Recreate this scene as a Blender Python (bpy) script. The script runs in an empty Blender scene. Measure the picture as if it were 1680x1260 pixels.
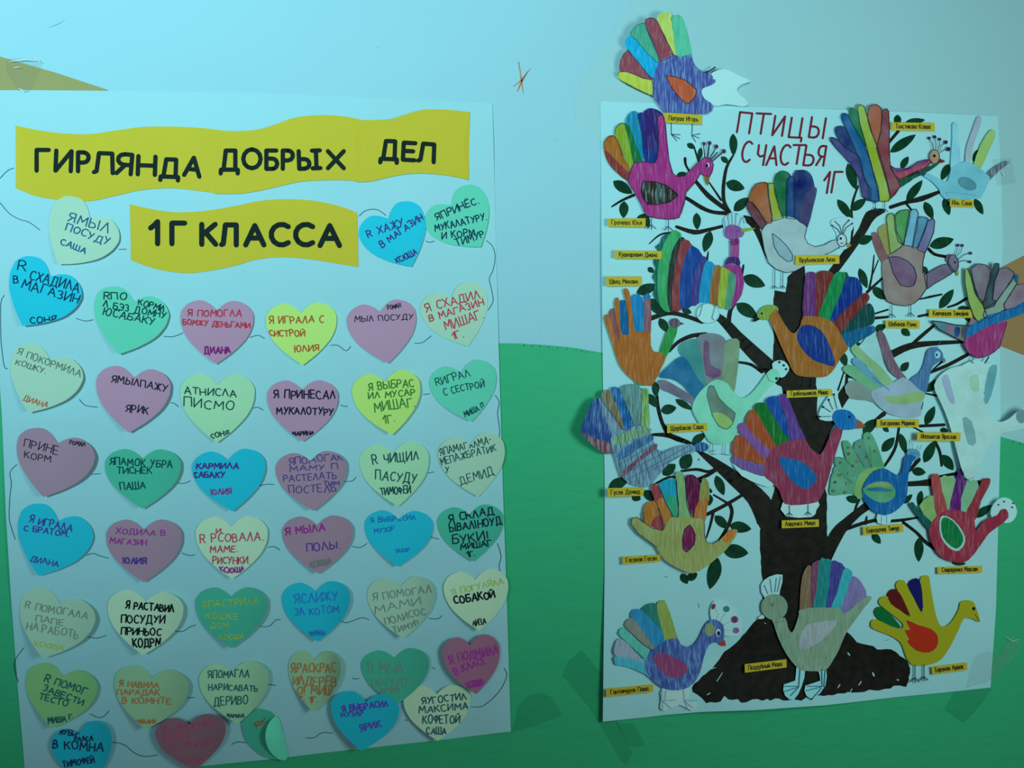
import bpy, math, random
from mathutils import Vector
from mathutils.geometry import delaunay_2d_cdt
random.seed(7)
S = bpy.context.scene
COL = S.collection
R = math.radians

# ---------------- camera ----------------
FPX = 1262.0
TH, PH, RO = R(9.7), R(3.3), R(1.5)
CAM = Vector((0, -1.0, 1.5))
VD = Vector((math.sin(TH)*math.cos(PH), math.cos(TH)*math.cos(PH), -math.sin(PH)))
_r = VD.cross(Vector((0, 0, 1))).normalized(); _u = _r.cross(VD)
VR = _r*math.cos(RO) - _u*math.sin(RO); VU = _u*math.cos(RO) + _r*math.sin(RO)
cd = bpy.data.cameras.new('camera'); cam = bpy.data.objects.new('camera', cd); COL.objects.link(cam)
cd.sensor_width = 36; cd.lens = FPX/1680*36; cd.clip_start = .02
from mathutils import Matrix
cam.matrix_world = Matrix(((VR.x, VU.x, -VD.x, CAM.x), (VR.y, VU.y, -VD.y, CAM.y), (VR.z, VU.z, -VD.z, CAM.z), (0, 0, 0, 1)))
S.camera = cam

# ---------------- light ----------------
KEY = Vector((-.683, -2.008, 1.9)); KI = (1.98, 4.254, 4.713); AIM = Vector((-.539, 0, 2.58)); HALF = .838  # unseen key spot, its cone shaped so the lower wall falls darker
FIL = Vector((.794, -.875, 1.474)); FI = (.245, .415, .407)  # unseen fill light, added to lift the right side
AMB = (.056, .064, .065)
w = bpy.data.worlds.new('world'); S.world = w; w.use_nodes = True
w.node_tree.nodes['Background'].inputs[0].default_value = (AMB[0], AMB[1], AMB[2], 1)
w.node_tree.nodes['Background'].inputs[1].default_value = 1.0
def lamp(name, pos, I, rad, kind='POINT'):
    l = bpy.data.lights.new(name, kind); m = max(I)
    l.color = [c/m for c in I]; l.energy = 4*math.pi**2*m; l.shadow_soft_size = rad
    o = bpy.data.objects.new(name, l); COL.objects.link(o); o.location = pos
    if kind == 'SPOT':
        l.spot_size = 2*HALF; l.spot_blend = 1; o.rotation_euler = (AIM-pos).to_track_quat('-Z', 'Y').to_euler()
lamp('key_spot', KEY, KI, .15, 'SPOT'); lamp('fill_light', FIL, FI, .2)
S.view_settings.view_transform = 'Standard'; S.view_settings.look = 'None'
S.view_settings.exposure = 0; S.view_settings.gamma = 1; S.view_settings.use_curve_mapping = False

# ---------------- helpers ----------------
def P(x, y, h=0.0):
    v = VD*FPX + VR*(x-840) - VU*(y-630)
    return CAM + v*((-h-CAM.y)/v.y)
def lin(c):
    return [(k/255/12.92 if k <= 10 else ((k/255+.055)/1.055)**2.4) for k in c]
def light(p):
    out = []
    a = KEY-p; b = FIL-p
    ea = -a.y/a.length**3; eb = -b.y/b.length**3
    ax_ = (AIM-KEY).normalized(); c = -(a.dot(ax_))/a.length; t = max(0, min(1, (c-math.cos(HALF))/(1-math.cos(HALF)))); ea *= t*t*(3-2*t)
    return [KI[i]*ea + FI[i]*eb + AMB[i] for i in range(3)]
def alb(c, x, y):          # paint colour that looks like sRGB c under the key, fill and ambient light at that spot
    L = light(P(x, y)); l = lin(c)
    return tuple(max(.004, min(.97, l[i]/L[i])) for i in range(3))
_m = {}
def mat(col, kind='paper', ang=0.0):
    col = tuple(round(c, 3) for c in col)
    key = (col, kind, round(ang, 1))
    if key in _m: return _m[key]
    m = bpy.data.materials.new(kind); m.use_nodes = True; nt = m.node_tree; N = nt.nodes; K = nt.links
    b = N['Principled BSDF']; b.inputs['Roughness'].default_value = .75
    b.inputs['Specular IOR Level'].default_value = .12
    tc = N.new('ShaderNodeNewGeometry').outputs['Position']
    mp = N.new('ShaderNodeMapping'); K.new(tc, mp.inputs[0])
    mp.inputs['Rotation'].default_value = (0, ang, 0)
    no = N.new('ShaderNodeTexNoise'); K.new(mp.outputs[0], no.inputs['Vector'])
    rp = N.new('ShaderNodeValToRGB'); K.new(no.outputs[0], rp.inputs[0]); K.new(rp.outputs[0], b.inputs['Base Color'])
    e = rp.color_ramp.elements
    def sh(f, mixw=0):
        return tuple(min(.95, (c*f)*(1-mixw)+(.42, .68, .72)[i]*mixw) for i, c in enumerate(col)) + (1,)
    def bump(scale, st, tex=None):
        bp = N.new('ShaderNodeBump'); bp.inputs['Strength'].default_value = st; bp.inputs['Distance'].default_value = .001
        n2 = N.new('ShaderNodeTexNoise'); n2.inputs['Scale'].default_value = scale; n2.inputs['Detail'].default_value = 6
        K.new(mp.outputs[0], n2.inputs['Vector']); K.new(n2.outputs[0], bp.inputs['Height']); K.new(bp.outputs[0], b.inputs['Normal'])
    if kind == 'paper':
        no.inputs['Scale'].default_value = 12; e[0].color = sh(.95); e[1].color = sh(1.04)
        bump(60, .08)
    elif kind == 'crayon':
        mp.inputs['Scale'].default_value = (1, 1, .12)
        no.inputs['Scale'].default_value = 420; no.inputs['Detail'].default_value = 3
        e[0].position = .32; e[1].position = .72; e[0].color = sh(.8); e[1].color = sh(1.12, .16)
        x = e.new(.52); x.color = sh(1.0)
    elif kind == 'pencil':
        mp.inputs['Scale'].default_value = (1, 1, .1)
        no.inputs['Scale'].default_value = 480; no.inputs['Detail'].default_value = 4
        e[0].position = .36; e[1].position = .66; e[0].color = sh(.62); e[1].color = sh(1.25, .45)
        x = e.new(.5); x.color = sh(1.0)
    elif kind == 'water':
        no.inputs['Scale'].default_value = 42; no.inputs['Detail'].default_value = 3
        e[0].position = .3; e[1].position = .7; e[0].color = sh(.86); e[1].color = sh(1.06, .15)
    elif kind == 'gouache':
        no.inputs['Scale'].default_value = 90; no.inputs['Detail'].default_value = 6
        e[0].position = .35; e[1].position = .72; e[0].color = sh(.75); e[1].color = sh(1.5)
        b.inputs['Roughness'].default_value = .6; bump(200, .2)
    elif kind == 'plaster':
        no.inputs['Scale'].default_value = 5; e[0].color = sh(.97); e[1].color = sh(1.03)
        mp.inputs['Scale'].default_value = (1, 1, 1.8); bump(75, .38)
    elif kind == 'oil_paint':
        mp.inputs['Scale'].default_value = (.35, 1, 1.6)
        no.inputs['Scale'].default_value = 60; no.inputs['Detail'].default_value = 6; e[0].color = sh(.93); e[1].color = sh(1.07)
        b.inputs['Roughness'].default_value = .42; b.inputs['Specular IOR Level'].default_value = .18; bump(95, .65)
    elif kind == 'ink':
        no.inputs['Scale'].default_value = 150; e[0].color = sh(.85); e[1].color = sh(1.15)
    elif kind == 'tape':
        b.inputs['Alpha'].default_value = .13; b.inputs['Roughness'].default_value = .25
        b.inputs['Specular IOR Level'].default_value = .15
        e[0].color = sh(1); e[1].color = sh(1)
    _m[key] = m
    return m

def link(name, vs, fs, m, parent=None, mats=None, fm=None):
    n = len(vs); c = Vector((0, 0, 0))
    for v in vs: c += v
    c /= max(1, n)
    me = bpy.data.meshes.new(name); me.from_pydata([tuple(v-c) for v in vs], [], fs); me.materials.append(m)
    o = bpy.data.objects.new(name, me); COL.objects.link(o)
    if parent is not None:
        o.parent = parent; o.location = c - WL[parent.name]
    else: o.location = c
    WL[o.name] = c
    return o
WL = {}
def tag(o, label, cat, group=None):
    o['label'] = label; o['category'] = cat
    if group: o['group'] = group
    return o
def inside(x, y, p):
    r = False; j = len(p)-1
    for i in range(len(p)):
        if (p[i][1] > y) != (p[j][1] > y) and x < (p[j][0]-p[i][0])*(y-p[i][1])/(p[j][1]-p[i][1])+p[i][0]: r = not r
        j = i
    return r
def smooth(p, closed=True, k=3, corners=()):
    n = len(p); out = []
    for i in range(n if closed else n-1):
        p0, p1, p2, p3 = p[(i-1) % n], p[i], p[(i+1) % n], p[(i+2) % n]
        if not closed:
            if i == 0: p0 = p1
            if i == n-2: p3 = p2
        if i in corners: p0 = p1
        if (i+1) % n in corners: p3 = p2
        for s in range(k):
            t = s/k
            out.append(tuple(.5*((2*p1[a])+(-p0[a]+p2[a])*t+(2*p0[a]-5*p1[a]+4*p2[a]-p3[a])*t*t+(-p0[a]+3*p1[a]-3*p2[a]+p3[a])*t**3) for a in (0, 1)))
    if not closed: out.append(p[-1])
    return out
def sheet(name, pts, hf, m, parent=None, thick=.0003, grid=0):
    """a cut piece of paper: outline in wall coordinates of the photo, relief hf, real thickness"""
    n = len(pts); vv = [Vector(p) for p in pts]
    if grid:
        xs = [p[0] for p in pts]; ys = [p[1] for p in pts]
        y = min(ys)+grid*.5
        while y < max(ys):
            x = min(xs)+grid*.5
            while x < max(xs):
                if inside(x, y, pts) and all((x-q[0])**2+(y-q[1])**2 > (grid*.35)**2 for q in pts): vv.append(Vector((x, y)))
                x += grid
            y += grid
    ov, oe, of, *_ = delaunay_2d_cdt(vv, [(i, (i+1) % n) for i in range(n)], [], 1, 1e-4)
    top = [P(v.x, v.y, hf(v.x, v.y)) for v in ov]
    fs = [tuple(f) for f in of]
    if thick:
        N0 = len(top); bot = [v+Vector((0, thick, 0)) for v in top]
        cnt = {}
        for f in fs:
            for a, b in zip(f, f[1:]+f[:1]): cnt[(a, b)] = 1
        ed = [(a, b) for a, b in cnt if (b, a) not in cnt]
        rim = []
        for a, b in ed: rim.append(tuple(2*N0+4*len(rim)+i for i in range(4)))
        rv = [q for a, b in ed for q in (top[b], top[a], bot[a], bot[b])]
        fs = fs + [tuple(i+N0 for i in reversed(f)) for f in fs] + rim; top = top+bot+rv
    # keep fronts facing the room
    return link(name, top, fs, m, parent)
def ribbon(name, lines, hf, m, parent=None, cap=6):
    """pen / brush strokes: lines = [(width_px or widths, pts)]"""
    vs = []; fs = []
    def v(x, y): vs.append(P(x, y, hf(x, y))); return len(vs)-1
    for wd, pts in lines:
        ws = wd if isinstance(wd, (list, tuple)) else [wd]*len(pts)
        for i in range(len(pts)-1):
            (x0, y0), (x1, y1) = pts[i], pts[i+1]
            dx, dy = x1-x0, y1-y0; l = math.hypot(dx, dy) or 1
            nx, ny = -dy/l, dx/l; a, b = ws[i]/2, ws[i+1]/2
            q = [v(x0+nx*a, y0+ny*a), v(x1+nx*b, y1+ny*b), v(x1-nx*b, y1-ny*b), v(x0-nx*a, y0-ny*a)]
            fs.append(tuple(q))
        for i, (x, y) in enumerate(pts):
            if cap == 0 and i in (0, len(pts)-1): continue
            k = cap or 6; a = ws[i]/2
            fs.append(tuple(v(x+a*math.cos(2*math.pi*j/k), y+a*math.sin(2*math.pi*j/k)) for j in range(k)))
    return link(name, vs, fs, m, parent)
def ell(cx, cy, rx, ry, rot=0, n=14):
    c, s = math.cos(R(rot)), math.sin(R(rot))
    return [(cx+rx*math.cos(2*math.pi*i/n)*c-ry*math.sin(2*math.pi*i/n)*s, cy+rx*math.cos(2*math.pi*i/n)*s+ry*math.sin(2*math.pi*i/n)*c) for i in range(n)]

# ---------------- lettering ----------------
def arc(cx, cy, rx, ry, a0, a1, n=6): return [(cx+rx*math.cos(R(a0+(a1-a0)*i/n)), cy+ry*math.sin(R(a0+(a1-a0)*i/n))) for i in range(n+1)]
G = {
 'А': (.9, [[(0, 0), (.45, 1), (.9, 0)], [(.17, .36), (.73, .36)]]),
 'Б': (.75, [[(.68, 1), (0, 1), (0, 0), (.45, 0)]+arc(.42, .28, .32, .28, -90, 90)+[(0, .56)]]),
 'В': (.72, [[(0, 0), (0, 1), (.35, 1)]+arc(.35, .77, .27, .23, 90, -90, 4)+[(0, .54)], [(.35, .54)]+arc(.38, .27, .33, .27, 90, -90, 4)+[(0, 0)]]),
 'Г': (.68, [[(0, 0), (0, 1), (.68, 1)]]),
 'Д': (1.0, [[(0, -.2), (0, 0), (1, 0), (1, -.2)], [(.15, 0), (.3, 1), (.82, 1), (.82, 0)]]),
 'Е': (.65, [[(.65, 1), (0, 1), (0, 0), (.65, 0)], [(0, .52), (.55, .52)]]),
 'Ж': (1.05, [[(.52, 0), (.52, 1)], [(0, 1), (.52, .5), (0, 0)], [(1.05, 1), (.52, .5), (1.05, 0)]]),
 'З': (.65, [[(0, .88)]+arc(.3, .77, .3, .23, 120, -80, 5)+arc(.3, .27, .33, .27, 80, -130, 5)]),
 'И': (.8, [[(0, 1), (0, 0), (.8, 1), (.8, 0)]]),
 'К': (.75, [[(0, 0), (0, 1)], [(.72, 1), (0, .45)], [(.2, .6), (.75, 0)]]),
 'Л': (.8, [[(0, 0), (.4, 1), (.8, 0)]]),
 'М': (1.0, [[(0, 0), (.1, 1), (.5, .35), (.9, 1), (1, 0)]]),
 'Н': (.78, [[(0, 0), (0, 1)], [(.78, 0), (.78, 1)], [(0, .5), (.78, .5)]]),
 'О': (.85, [arc(.42, .5, .42, .5, 90, 450, 12)]),
 'П': (.78, [[(0, 0), (0, 1), (.78, 1), (.78, 0)]]),
 'Р': (.7, [[(0, 0), (0, 1), (.35, 1)]+arc(.36, .73, .32, .27, 90, -90, 5)+[(0, .46)]]),
 'С': (.75, [arc(.45, .5, .43, .5, 50, 310, 9)]),
 'Т': (.8, [[(0, 1), (.8, 1)], [(.4, 1), (.4, 0)]]),
 'У': (.75, [[(0, 1), (.4, .45)], [(.75, 1), (.15, 0)]]),
 'Ф': (.9, [[(.45, 0), (.45, 1)], arc(.45, .58, .43, .28, 0, 360, 10)]),
 'Х': (.8, [[(0, 1), (.8, 0)], [(.8, 1), (0, 0)]]),
 'Ц': (.9, [[(0, 1), (0, 0), (.75, 0), (.75, 1)], [(.75, 0), (.9, 0), (.9, -.2)]]),
 'Ч': (.7, [[(0, 1), (.03, .55), (.3, .42), (.7, .5)], [(.7, 1), (.7, 0)]]),
 'Ш': (1.05, [[(0, 1), (0, 0), (1.05, 0), (1.05, 1)], [(.52, 0), (.52, 1)]]),
 'Щ': (1.15, [[(0, 1), (0, 0), (1.0, 0), (1.0, 1)], [(.5, 0), (.5, 1)], [(1, 0), (1.15, 0), (1.15, -.2)]]),
 'Ы': (1.05, [[(0, 1), (0, 0), (.35, 0)]+arc(.36, .27, .3, .27, -90, 90, 5)+[(0, .54)], [(1.0, 0), (1.0, 1)]]),
 'Ь': (.68, [[(0, 1), (0, 0), (.35, 0)]+arc(.36, .27, .3, .27, -90, 90, 5)+[(0, .54)]]),
 'Э': (.75, [arc(.3, .5, .43, .5, 130, -130, 9), [(.25, .5), (.73, .5)]]),
 'Ю': (1.1, [[(0, 0), (0, 1)], [(0, .5), (.35, .5)], arc(.72, .5, .37, .5, 90, 450, 10)]),
 'Я': (.72, [[(.7, 0), (.7, 1), (.35, 1)]+arc(.34, .73, .32, .27, 90, 270, 5)+[(.7, .46)], [(.4, .46), (0, 0)]]),
 'R': (.72, [[(0, 0), (0, 1), (.35, 1)]+arc(.36, .75, .32, .25, 90, -90, 5)+[(0, .5)], [(.3, .5), (.72, 0)]]),
 '1': (.45, [[(0, .6), (.42, 1), (.42, 0)]]),
 '.': (.2, [[(.08, .02), (.12, .02)]]), '-': (.4, [[(.05, .5), (.35, .5)]]), '|': (.15, [[(.07, 0), (.07, 1)]]),
 '!': (.2, [[(.1, 1), (.1, .3)], [(.1, .03), (.12, .03)]]), ' ': (.42, []),
 'а': (.6, [arc(.28, .33, .27, .33, 60, 300, 7), [(.55, .68), (.55, 0)]]),
 'б': (.6, [arc(.3, .33, .28, .33, 90, 450, 9), [(.04, .4), (.06, .75), (.3, .92), (.55, 1)]]),
 'е': (.6, [[(.05, .36), (.56, .36)]+arc(.3, .34, .28, .34, 0, 310, 8)]),
 'р': (.6, [[(0, -.28), (0, .68)], arc(.28, .34, .28, .34, 90, 450, 9)]),
 'у': (.58, [[(0, .68), (.3, .05)], [(.58, .68), (.2, -.28), (.02, -.26)]]),
 'ф': (.8, [[(.4, -.28), (.4, 1)], arc(.4, .34, .38, .3, 0, 360, 10)]),
 'й': None, 'ё': None, 'Ё': None, 'Й': None}
G['Ё'] = (.65, G['Е'][1]+[[(.15, 1.2), (.18, 1.2)], [(.45, 1.2), (.48, 1.2)]])
G['Й'] = (.8, G['И'][1]+[[(.25, 1.25), (.4, 1.15), (.55, 1.25)]])
for ch in 'вгджзиклмнопстхцчшщыьэюя':
    u_ = ch.upper(); wd, st = G[u_]; G[ch] = (wd*.74, [[(x*.74, y*.68) for x, y in s] for s in st])
G['й'] = (G['и'][0], G['и'][1]+[[(.2, .9), (.3, .82), (.4, .9)]])
G['ё'] = G['е']
def text_lines(s, x0, y0, x1, y1, h, wpx, jit=.05, slant=0, gap=.28, rnd=random):
    """strokes of string s along the baseline (x0,y0)-(x1,y1), letters h high"""
    tot = sum(G[c][0]+gap for c in s)-gap
    L = math.hypot(x1-x0, y1-y0); ux, uy = (x1-x0)/L, (y1-y0)/L; vx, vy = uy, -ux
    sx = L/tot; out = []; pos = 0
    for c in s:
        wd, st = G[c]; a = rnd.uniform(-jit, jit)*1.2; k = 1+rnd.uniform(-jit, jit); dy = rnd.uniform(-jit, jit)*h
        for pl in st:
            q = []
            for gx, gy in pl:
                gx += rnd.uniform(-jit, jit)*.35; gy += rnd.uniform(-jit, jit)*.35
                X = (pos+gx)*sx + (gy*h*(a+slant)); Y = gy*h*k+dy
                q.append((x0+ux*X+vx*Y, y0+uy*X+vy*Y))
            out.append((wpx, q))
        pos += wd+gap
    return out

# ---------------- the wall ----------------
def struct(o): o['kind'] = 'structure'; return o
wall_col = alb((138, 226, 245), 420, 60)
me_v = [Vector(p) for p in ((-2.6, 0, 0), (3.2, 0, 0), (3.2, 0, 2.9), (-2.6, 0, 2.9), (-2.6, .2, 0), (3.2, .2, 0), (3.2, .2, 2.9), (-2.6, .2, 2.9))]
wall = struct(link('wall_back', me_v, [(0, 1, 2, 3), (5, 4, 7, 6), (4, 0, 3, 7), (1, 5, 6, 2), (3, 2, 6, 7), (4, 5, 1, 0)], mat(wall_col, 'plaster')))
flat = lambda h: (lambda x, y: h)
def wpoly(name, pts3, m, label, h=.0004):
    n = len(pts3); pts = [Vector((x, -h, z)) for x, z in pts3]
    ov, oe, of, *_ = delaunay_2d_cdt([Vector((p.x, p.z)) for p in pts], [(i, (i+1) % n) for i in range(n)], [], 1, 1e-6)
    o = link(name, [Vector((v.x, -h, v.y)) for v in ov], [tuple(f) for f in of], m, wall)
    o['label'] = label; return o
def W(x, y): v = P(x, y); return (v.x, v.z)
edge = [(0, 556), (400, 558), (818, 563), (860, 564), (900, 566.5), (945, 571), (985, 578), (1150, 600), (1350, 642), (1500, 678), (1640, 716), (1680, 727)]
wpoly('paint_field', [(-2.6, W(0, 556)[1]+.03)]+[W(*p) for p in smooth(edge, False)]+[(1.6, W(1680, 727)[1]-.19), (3.2, W(1680, 727)[1]-.65), (3.2, .0), (-2.6, .0)],
      mat(alb((39, 158, 111), 880, 660), 'oil_paint'), 'green lower paint field with a curved upper edge')
e2 = [(x, y+3) for x, y in edge]
ribbon('paint_edge', [([2.2]*len(smooth(e2, False)), smooth(e2, False))], flat(.0007), mat(alb((40, 165, 120), 900, 570), 'oil_paint'), wall)
wpoly('paint_field', [W(-420, -30), W(-200, 30), W(0, 93), W(90, 119), W(178, 148), W(100, 165), W(-420, 175)], mat(alb((143, 172, 115), 40, 125), 'plaster'), 'olive tan painted wedge', .0008)
wpoly('paint_field', [W(1560, 480), W(1647, 436), W(1680, 419), W(1860, 335), W(1860, 640), W(1680, 583), W(1641, 568), W(1560, 540)], mat(alb((120, 110, 72), 1665, 540), 'plaster'), 'brown painted band', .0008)
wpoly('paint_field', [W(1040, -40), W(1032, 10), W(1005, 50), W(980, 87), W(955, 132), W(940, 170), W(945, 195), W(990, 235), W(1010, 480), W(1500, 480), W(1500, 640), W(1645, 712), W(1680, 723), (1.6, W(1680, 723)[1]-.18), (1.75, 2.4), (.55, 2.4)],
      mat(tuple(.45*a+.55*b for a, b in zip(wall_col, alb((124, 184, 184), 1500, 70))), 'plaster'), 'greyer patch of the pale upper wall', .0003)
# crayon star and specks on the wall
ink = lambda c, x=600, y=600: mat(alb(c, x, y), 'ink')
st = [(1.6, [(851, 102), (856, 132)]), ([1, 3, 1], [(849, 150), (856, 133), (866, 117)]), ([1, 2, .6], [(854, 125), (856, 136), (859, 154)]), ([.5, 1.6, .5], [(842, 142), (856, 131), (871, 112)])]
ribbon('crayon_mark', st, flat(.0008), ink((190, 130, 70), 856, 130), wall)['label'] = 'small orange crayon star'
# dents (proud lumps of plaster)
for (x, y, a, b, r) in ((92, 38, 16, 2.5, -25), (618, 77, 3, 2, 0), (912, 230, 2.5, 2, 0), (1610, 45, 3, 2, 0), (1470, 40, 2.5, 1.5, 0), (888, 543, 1.6, 1.6, 0)):
    o = sheet('plaster_lump', ell(x, y, a, b, r), lambda X, Y, x=x, y=y, a=a: 0.0003+.0007*max(0, 1-((X-x)**2+(Y-y)**2)/(a*a)), mat(wall_col, 'plaster'), wall, .0, 2)

# ---------------- posters ----------------
WHITE = alb((140, 230, 245), 300, 200)
WHITE2 = alb((134, 210, 216), 1230, 440)
def sm(t): t = max(0, min(1, t)); return t*t*(3-2*t)
def hP1(x, y):
    h = .0022 + .0016*math.sin(x/95+y/300)*sm((y-150)/250) + .0012*math.sin(x/160+1+y/70)
    h += .006*sm((x-740)/90)*sm((y-300)/500) + .0022*math.sin((y-200)/38)*math.exp(-((y-215)/70)**2)*sm((x-30)/150)
    return max(.0012, h)
def hP2(x, y):
    h = .0022 + .0010*math.sin(x/120+y/90)+.0007*math.sin(y/65-x/210)
    h += .016*sm((y-1060)/110)*math.exp(-((x-1270)/170)**2) + .004*sm((y-900)/200)*sm((1060-x)/80)
    h += .004*math.exp(-((x-1200)/40)**2-((y-205)/50)**2)
    return max(.0012, h)
p1o = [(-28, 148), (60, 148), (180, 149), (400, 152), (650, 161), (808, 169), (812, 330), (818, 563), (825, 800), (832, 1000), (838, 1200), (740, 1212), (640, 1223), (540, 1234), (450, 1245), (300, 1260), (42, 1291), (38, 1230), (30, 1140), (18, 980), (10, 850), (3, 680), (-10, 480)]
p2o = [(985, 166), (1100, 170), (1200, 174), (1380, 180), (1500, 184), (1590, 188), (1637, 190), (1643, 300), (1645, 400), (1640, 540), (1642, 690), (1638, 850), (1634, 1000), (1625, 1128), (1560, 1135), (1468, 1144), (1400, 1152), (1355, 1157), (1240, 1165), (1150, 1168), (1091, 1173), (1057, 1177), (989, 1184), (990, 1100), (992, 940), (992, 780), (989, 620), (987, 400)]
def dens(p, d=45):
    out = []
    for a, b in zip(p, p[1:]+p[:1]):
        k = max(1, int(math.hypot(a[0]-b[0], a[1]-b[1])/d))
        out += [(a[0]+(b[0]-a[0])*i/k, a[1]+(b[1]-a[1])*i/k) for i in range(k)]
    return out
post1 = tag(sheet('wall_poster', dens(p1o, 20), hP1, mat(WHITE), None, .0004, 20), 'white poster of paper hearts, taped left of the bird tree poster', 'poster')
post2 = tag(sheet('wall_poster', dens(p2o, 12), hP2, mat(WHITE2), None, .0004, 12), 'white poster with a painted brown tree and red brush title', 'poster')
for o in (post1, post2):
    for p in o.data.polygons: p.use_smooth = True
def on1(d): return lambda x, y: hP1(x, y)+d
def on2(d): return lambda x, y: hP2(x, y)+d

# garland pen line on poster 1 (crop, points)
A1, A2, A3, A4 = (0, 60, 4), (0, 300, 4), (400, 300, 3.818), (0, 560, 4)
A5, A6, A7, A8, A9 = (400, 560, 3.818), (0, 800, 4), (400, 800, 3.818), (0, 980, 4), (400, 980, 3.818)
def cv(c, pts): return [(c[0]+x/c[2], c[1]+y/c[2]) for x, y in pts]
gar = [(A1, [(90, 863), (50, 880), (0, 930)]), (A2, [(0, 130), (60, 200), (130, 240), (190, 258), (262, 310)]), (A2, [(780, 437), (830, 435)]), (A2, [(500, 888), (530, 900), (570, 907), (612, 898)]),
 (A2, [(30, 738), (5, 790), (5, 1000), (15, 1120), (30, 1210), (50, 1218)]), (A2, [(1075, 1008), (1130, 1010), (1170, 998), (1200, 985)]),
 (A3, [(722, 208), (760, 175), (820, 165), (860, 180), (890, 205)]), (A3, [(1140, 365), (1165, 372), (1195, 365)]), (A3, [(1520, 362), (1560, 400), (1575, 470), (1560, 550), (1538, 600), (1550, 660), (1562, 740), (1530, 798)]),
 (A3, [(1070, 1005), (1120, 1000), (1175, 958)]), (A3, [(545, 1018), (590, 1018), (640, 1052), (670, 1025)]), (A3, [(40, 968), (90, 955), (130, 975)]),
 (A4, [(520, 380), (560, 420), (640, 432)]), (A4, [(1120, 405), (1140, 405), (1172, 430)]), (A4, [(660, 868), (600, 873)]), (A4, [(1168, 930), (1210, 932), (1250, 915)]),
 (A4, [(110, 808), (65, 860), (75, 930), (65, 1020), (60, 1160), (80, 1240), (100, 1300)]), (A5, [(605, 398), (630, 408), (650, 405)]), (A5, [(60, 420), (85, 412), (122, 432)]), (A5, [(1125, 333), (1165, 328)]),
 (A5, [(1575, 338), (1600, 380), (1590, 450), (1603, 560), (1595, 640)]), (A5, [(1155, 825), (1190, 818)]), (A5, [(630, 878), (680, 875), (702, 850)]), (A5, [(100, 905), (150, 895), (190, 898)]),
 (A6, [(570, 445), (610, 432), (660, 450), (712, 463)]), (A6, [(1195, 430), (1240, 445), (1278, 442)]), (A6, [(158, 1050), (100, 1130), (98, 1200), (120, 1275)]), (A6, [(580, 980), (640, 988), (695, 970)]),
 (A6, [(1150, 940), (1200, 943), (1250, 912), (1285, 902)]), (A7, [(150, 375), (190, 370), (225, 390)]), (A7, [(680, 368), (730, 375), (772, 350)]), (A7, [(1170, 310), (1222, 323)]),
 (A7, [(1590, 350), (1612, 430), (1600, 490), (1612, 555)]), (A7, [(105, 870), (160, 868), (200, 830), (228, 828)]), (A7, [(612, 838), (650, 845), (740, 815), (785, 828)]), (A7, [(1160, 820), (1215, 822), (1242, 802)]),
 (A9, [(680, 505), (700, 512), (720, 508)]), (A9, [(1180, 440), (1198, 448)]), (A9, [(1630, 445), (1648, 490), (1600, 590), (1500, 680), (1425, 685)]), (A9, [(1010, 770), (1028, 768)]), (A9, [(390, 880), (440, 880), (490, 848), (555, 852)]), (A9, [(150, 545), (200, 552)]),
 (A8, [(590, 765), (650, 790), (690, 775), (715, 745)]), (A8, [(1230, 660), (1278, 657)]), (A8, [(680, 960), (750, 952), (820, 970), (880, 1020), (950, 1045), (1030, 1035)]), (A8, [(1520, 965), (1560, 948), (1612, 955)])]
PEN = ink((35, 85, 110), 400, 500)
for c, p in gar: ribbon('garland_line', [(1.15, smooth(cv(c, p), False))], on1(.0003), PEN, post1, 4)

# yellow banners
YEL = mat(alb((174, 193, 58), 620, 260)); BLK = mat((.012, .022, .02), 'ink')
def wavy(top, bot): return smooth(top, False, 4)+smooth(bot[::-1], False, 4)
bt = [(26, 206), (60, 213), (100, 218.5), (145, 220), (190, 214), (230, 208.5), (270, 207.5), (320, 209), (362, 213.5)]
bb = [(26, 309), (60, 322), (100, 328), (145, 330), (190, 321), (225, 313), (265, 309), (300, 310), (362, 318)]
b1 = tag(sheet('word_banner', wavy(bt, bb), on1(.0010), YEL, None, .0003, 14), 'wavy yellow banner piece lettered ГИРЛЯНДА, left end of the title', 'banner', 'yellow title banners')
bt = [(352, 213), (390, 215), (425, 212), (455, 203), (480, 194), (510, 189.5), (540, 189), (565, 191), (588, 195)]
bb = [(352, 318), (390, 318), (425, 313), (460, 305), (490, 298.5), (520, 296), (560, 295.5), (590, 297.5)]
b2 = tag(sheet('word_banner', wavy(bt, bb), on1(.0014), YEL, None, .0003, 14), 'wavy yellow banner piece lettered ДОБРЫХ, middle of the title', 'banner', 'yellow title banners')
bt = [(586, 196), (600, 197), (640, 195.5), (665, 188), (695, 180), (725, 179.5), (750, 181.5), (771, 184)]
bb = [(586, 299), (610, 297), (650, 288), (680, 284.5), (705, 285), (735, 288), (769, 295)]
b3 = tag(sheet('word_banner', wavy(bt, bb), on1(.0019), YEL, None, .0003, 14), 'wavy yellow banner piece lettered ДЕЛ, right end of the title', 'banner', 'yellow title banners')
bt = [(213, 335), (240, 341), (275, 347), (310, 348), (350, 344), (390, 337), (430, 329), (475, 326.5), (520, 330), (560, 339), (586, 349)]
bb = [(215, 427), (245, 438), (275, 445), (310, 448), (345, 444), (385, 436), (420, 426), (460, 422), (500, 424.5), (545, 431), (588, 438)]
b4 = tag(sheet('word_banner', wavy(bt, bb), on1(.0010), YEL, None, .0003, 14), 'wavy yellow banner lettered 1Г КЛАССА below the title', 'banner', 'yellow title banners')
rs = random.Random(3)
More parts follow.
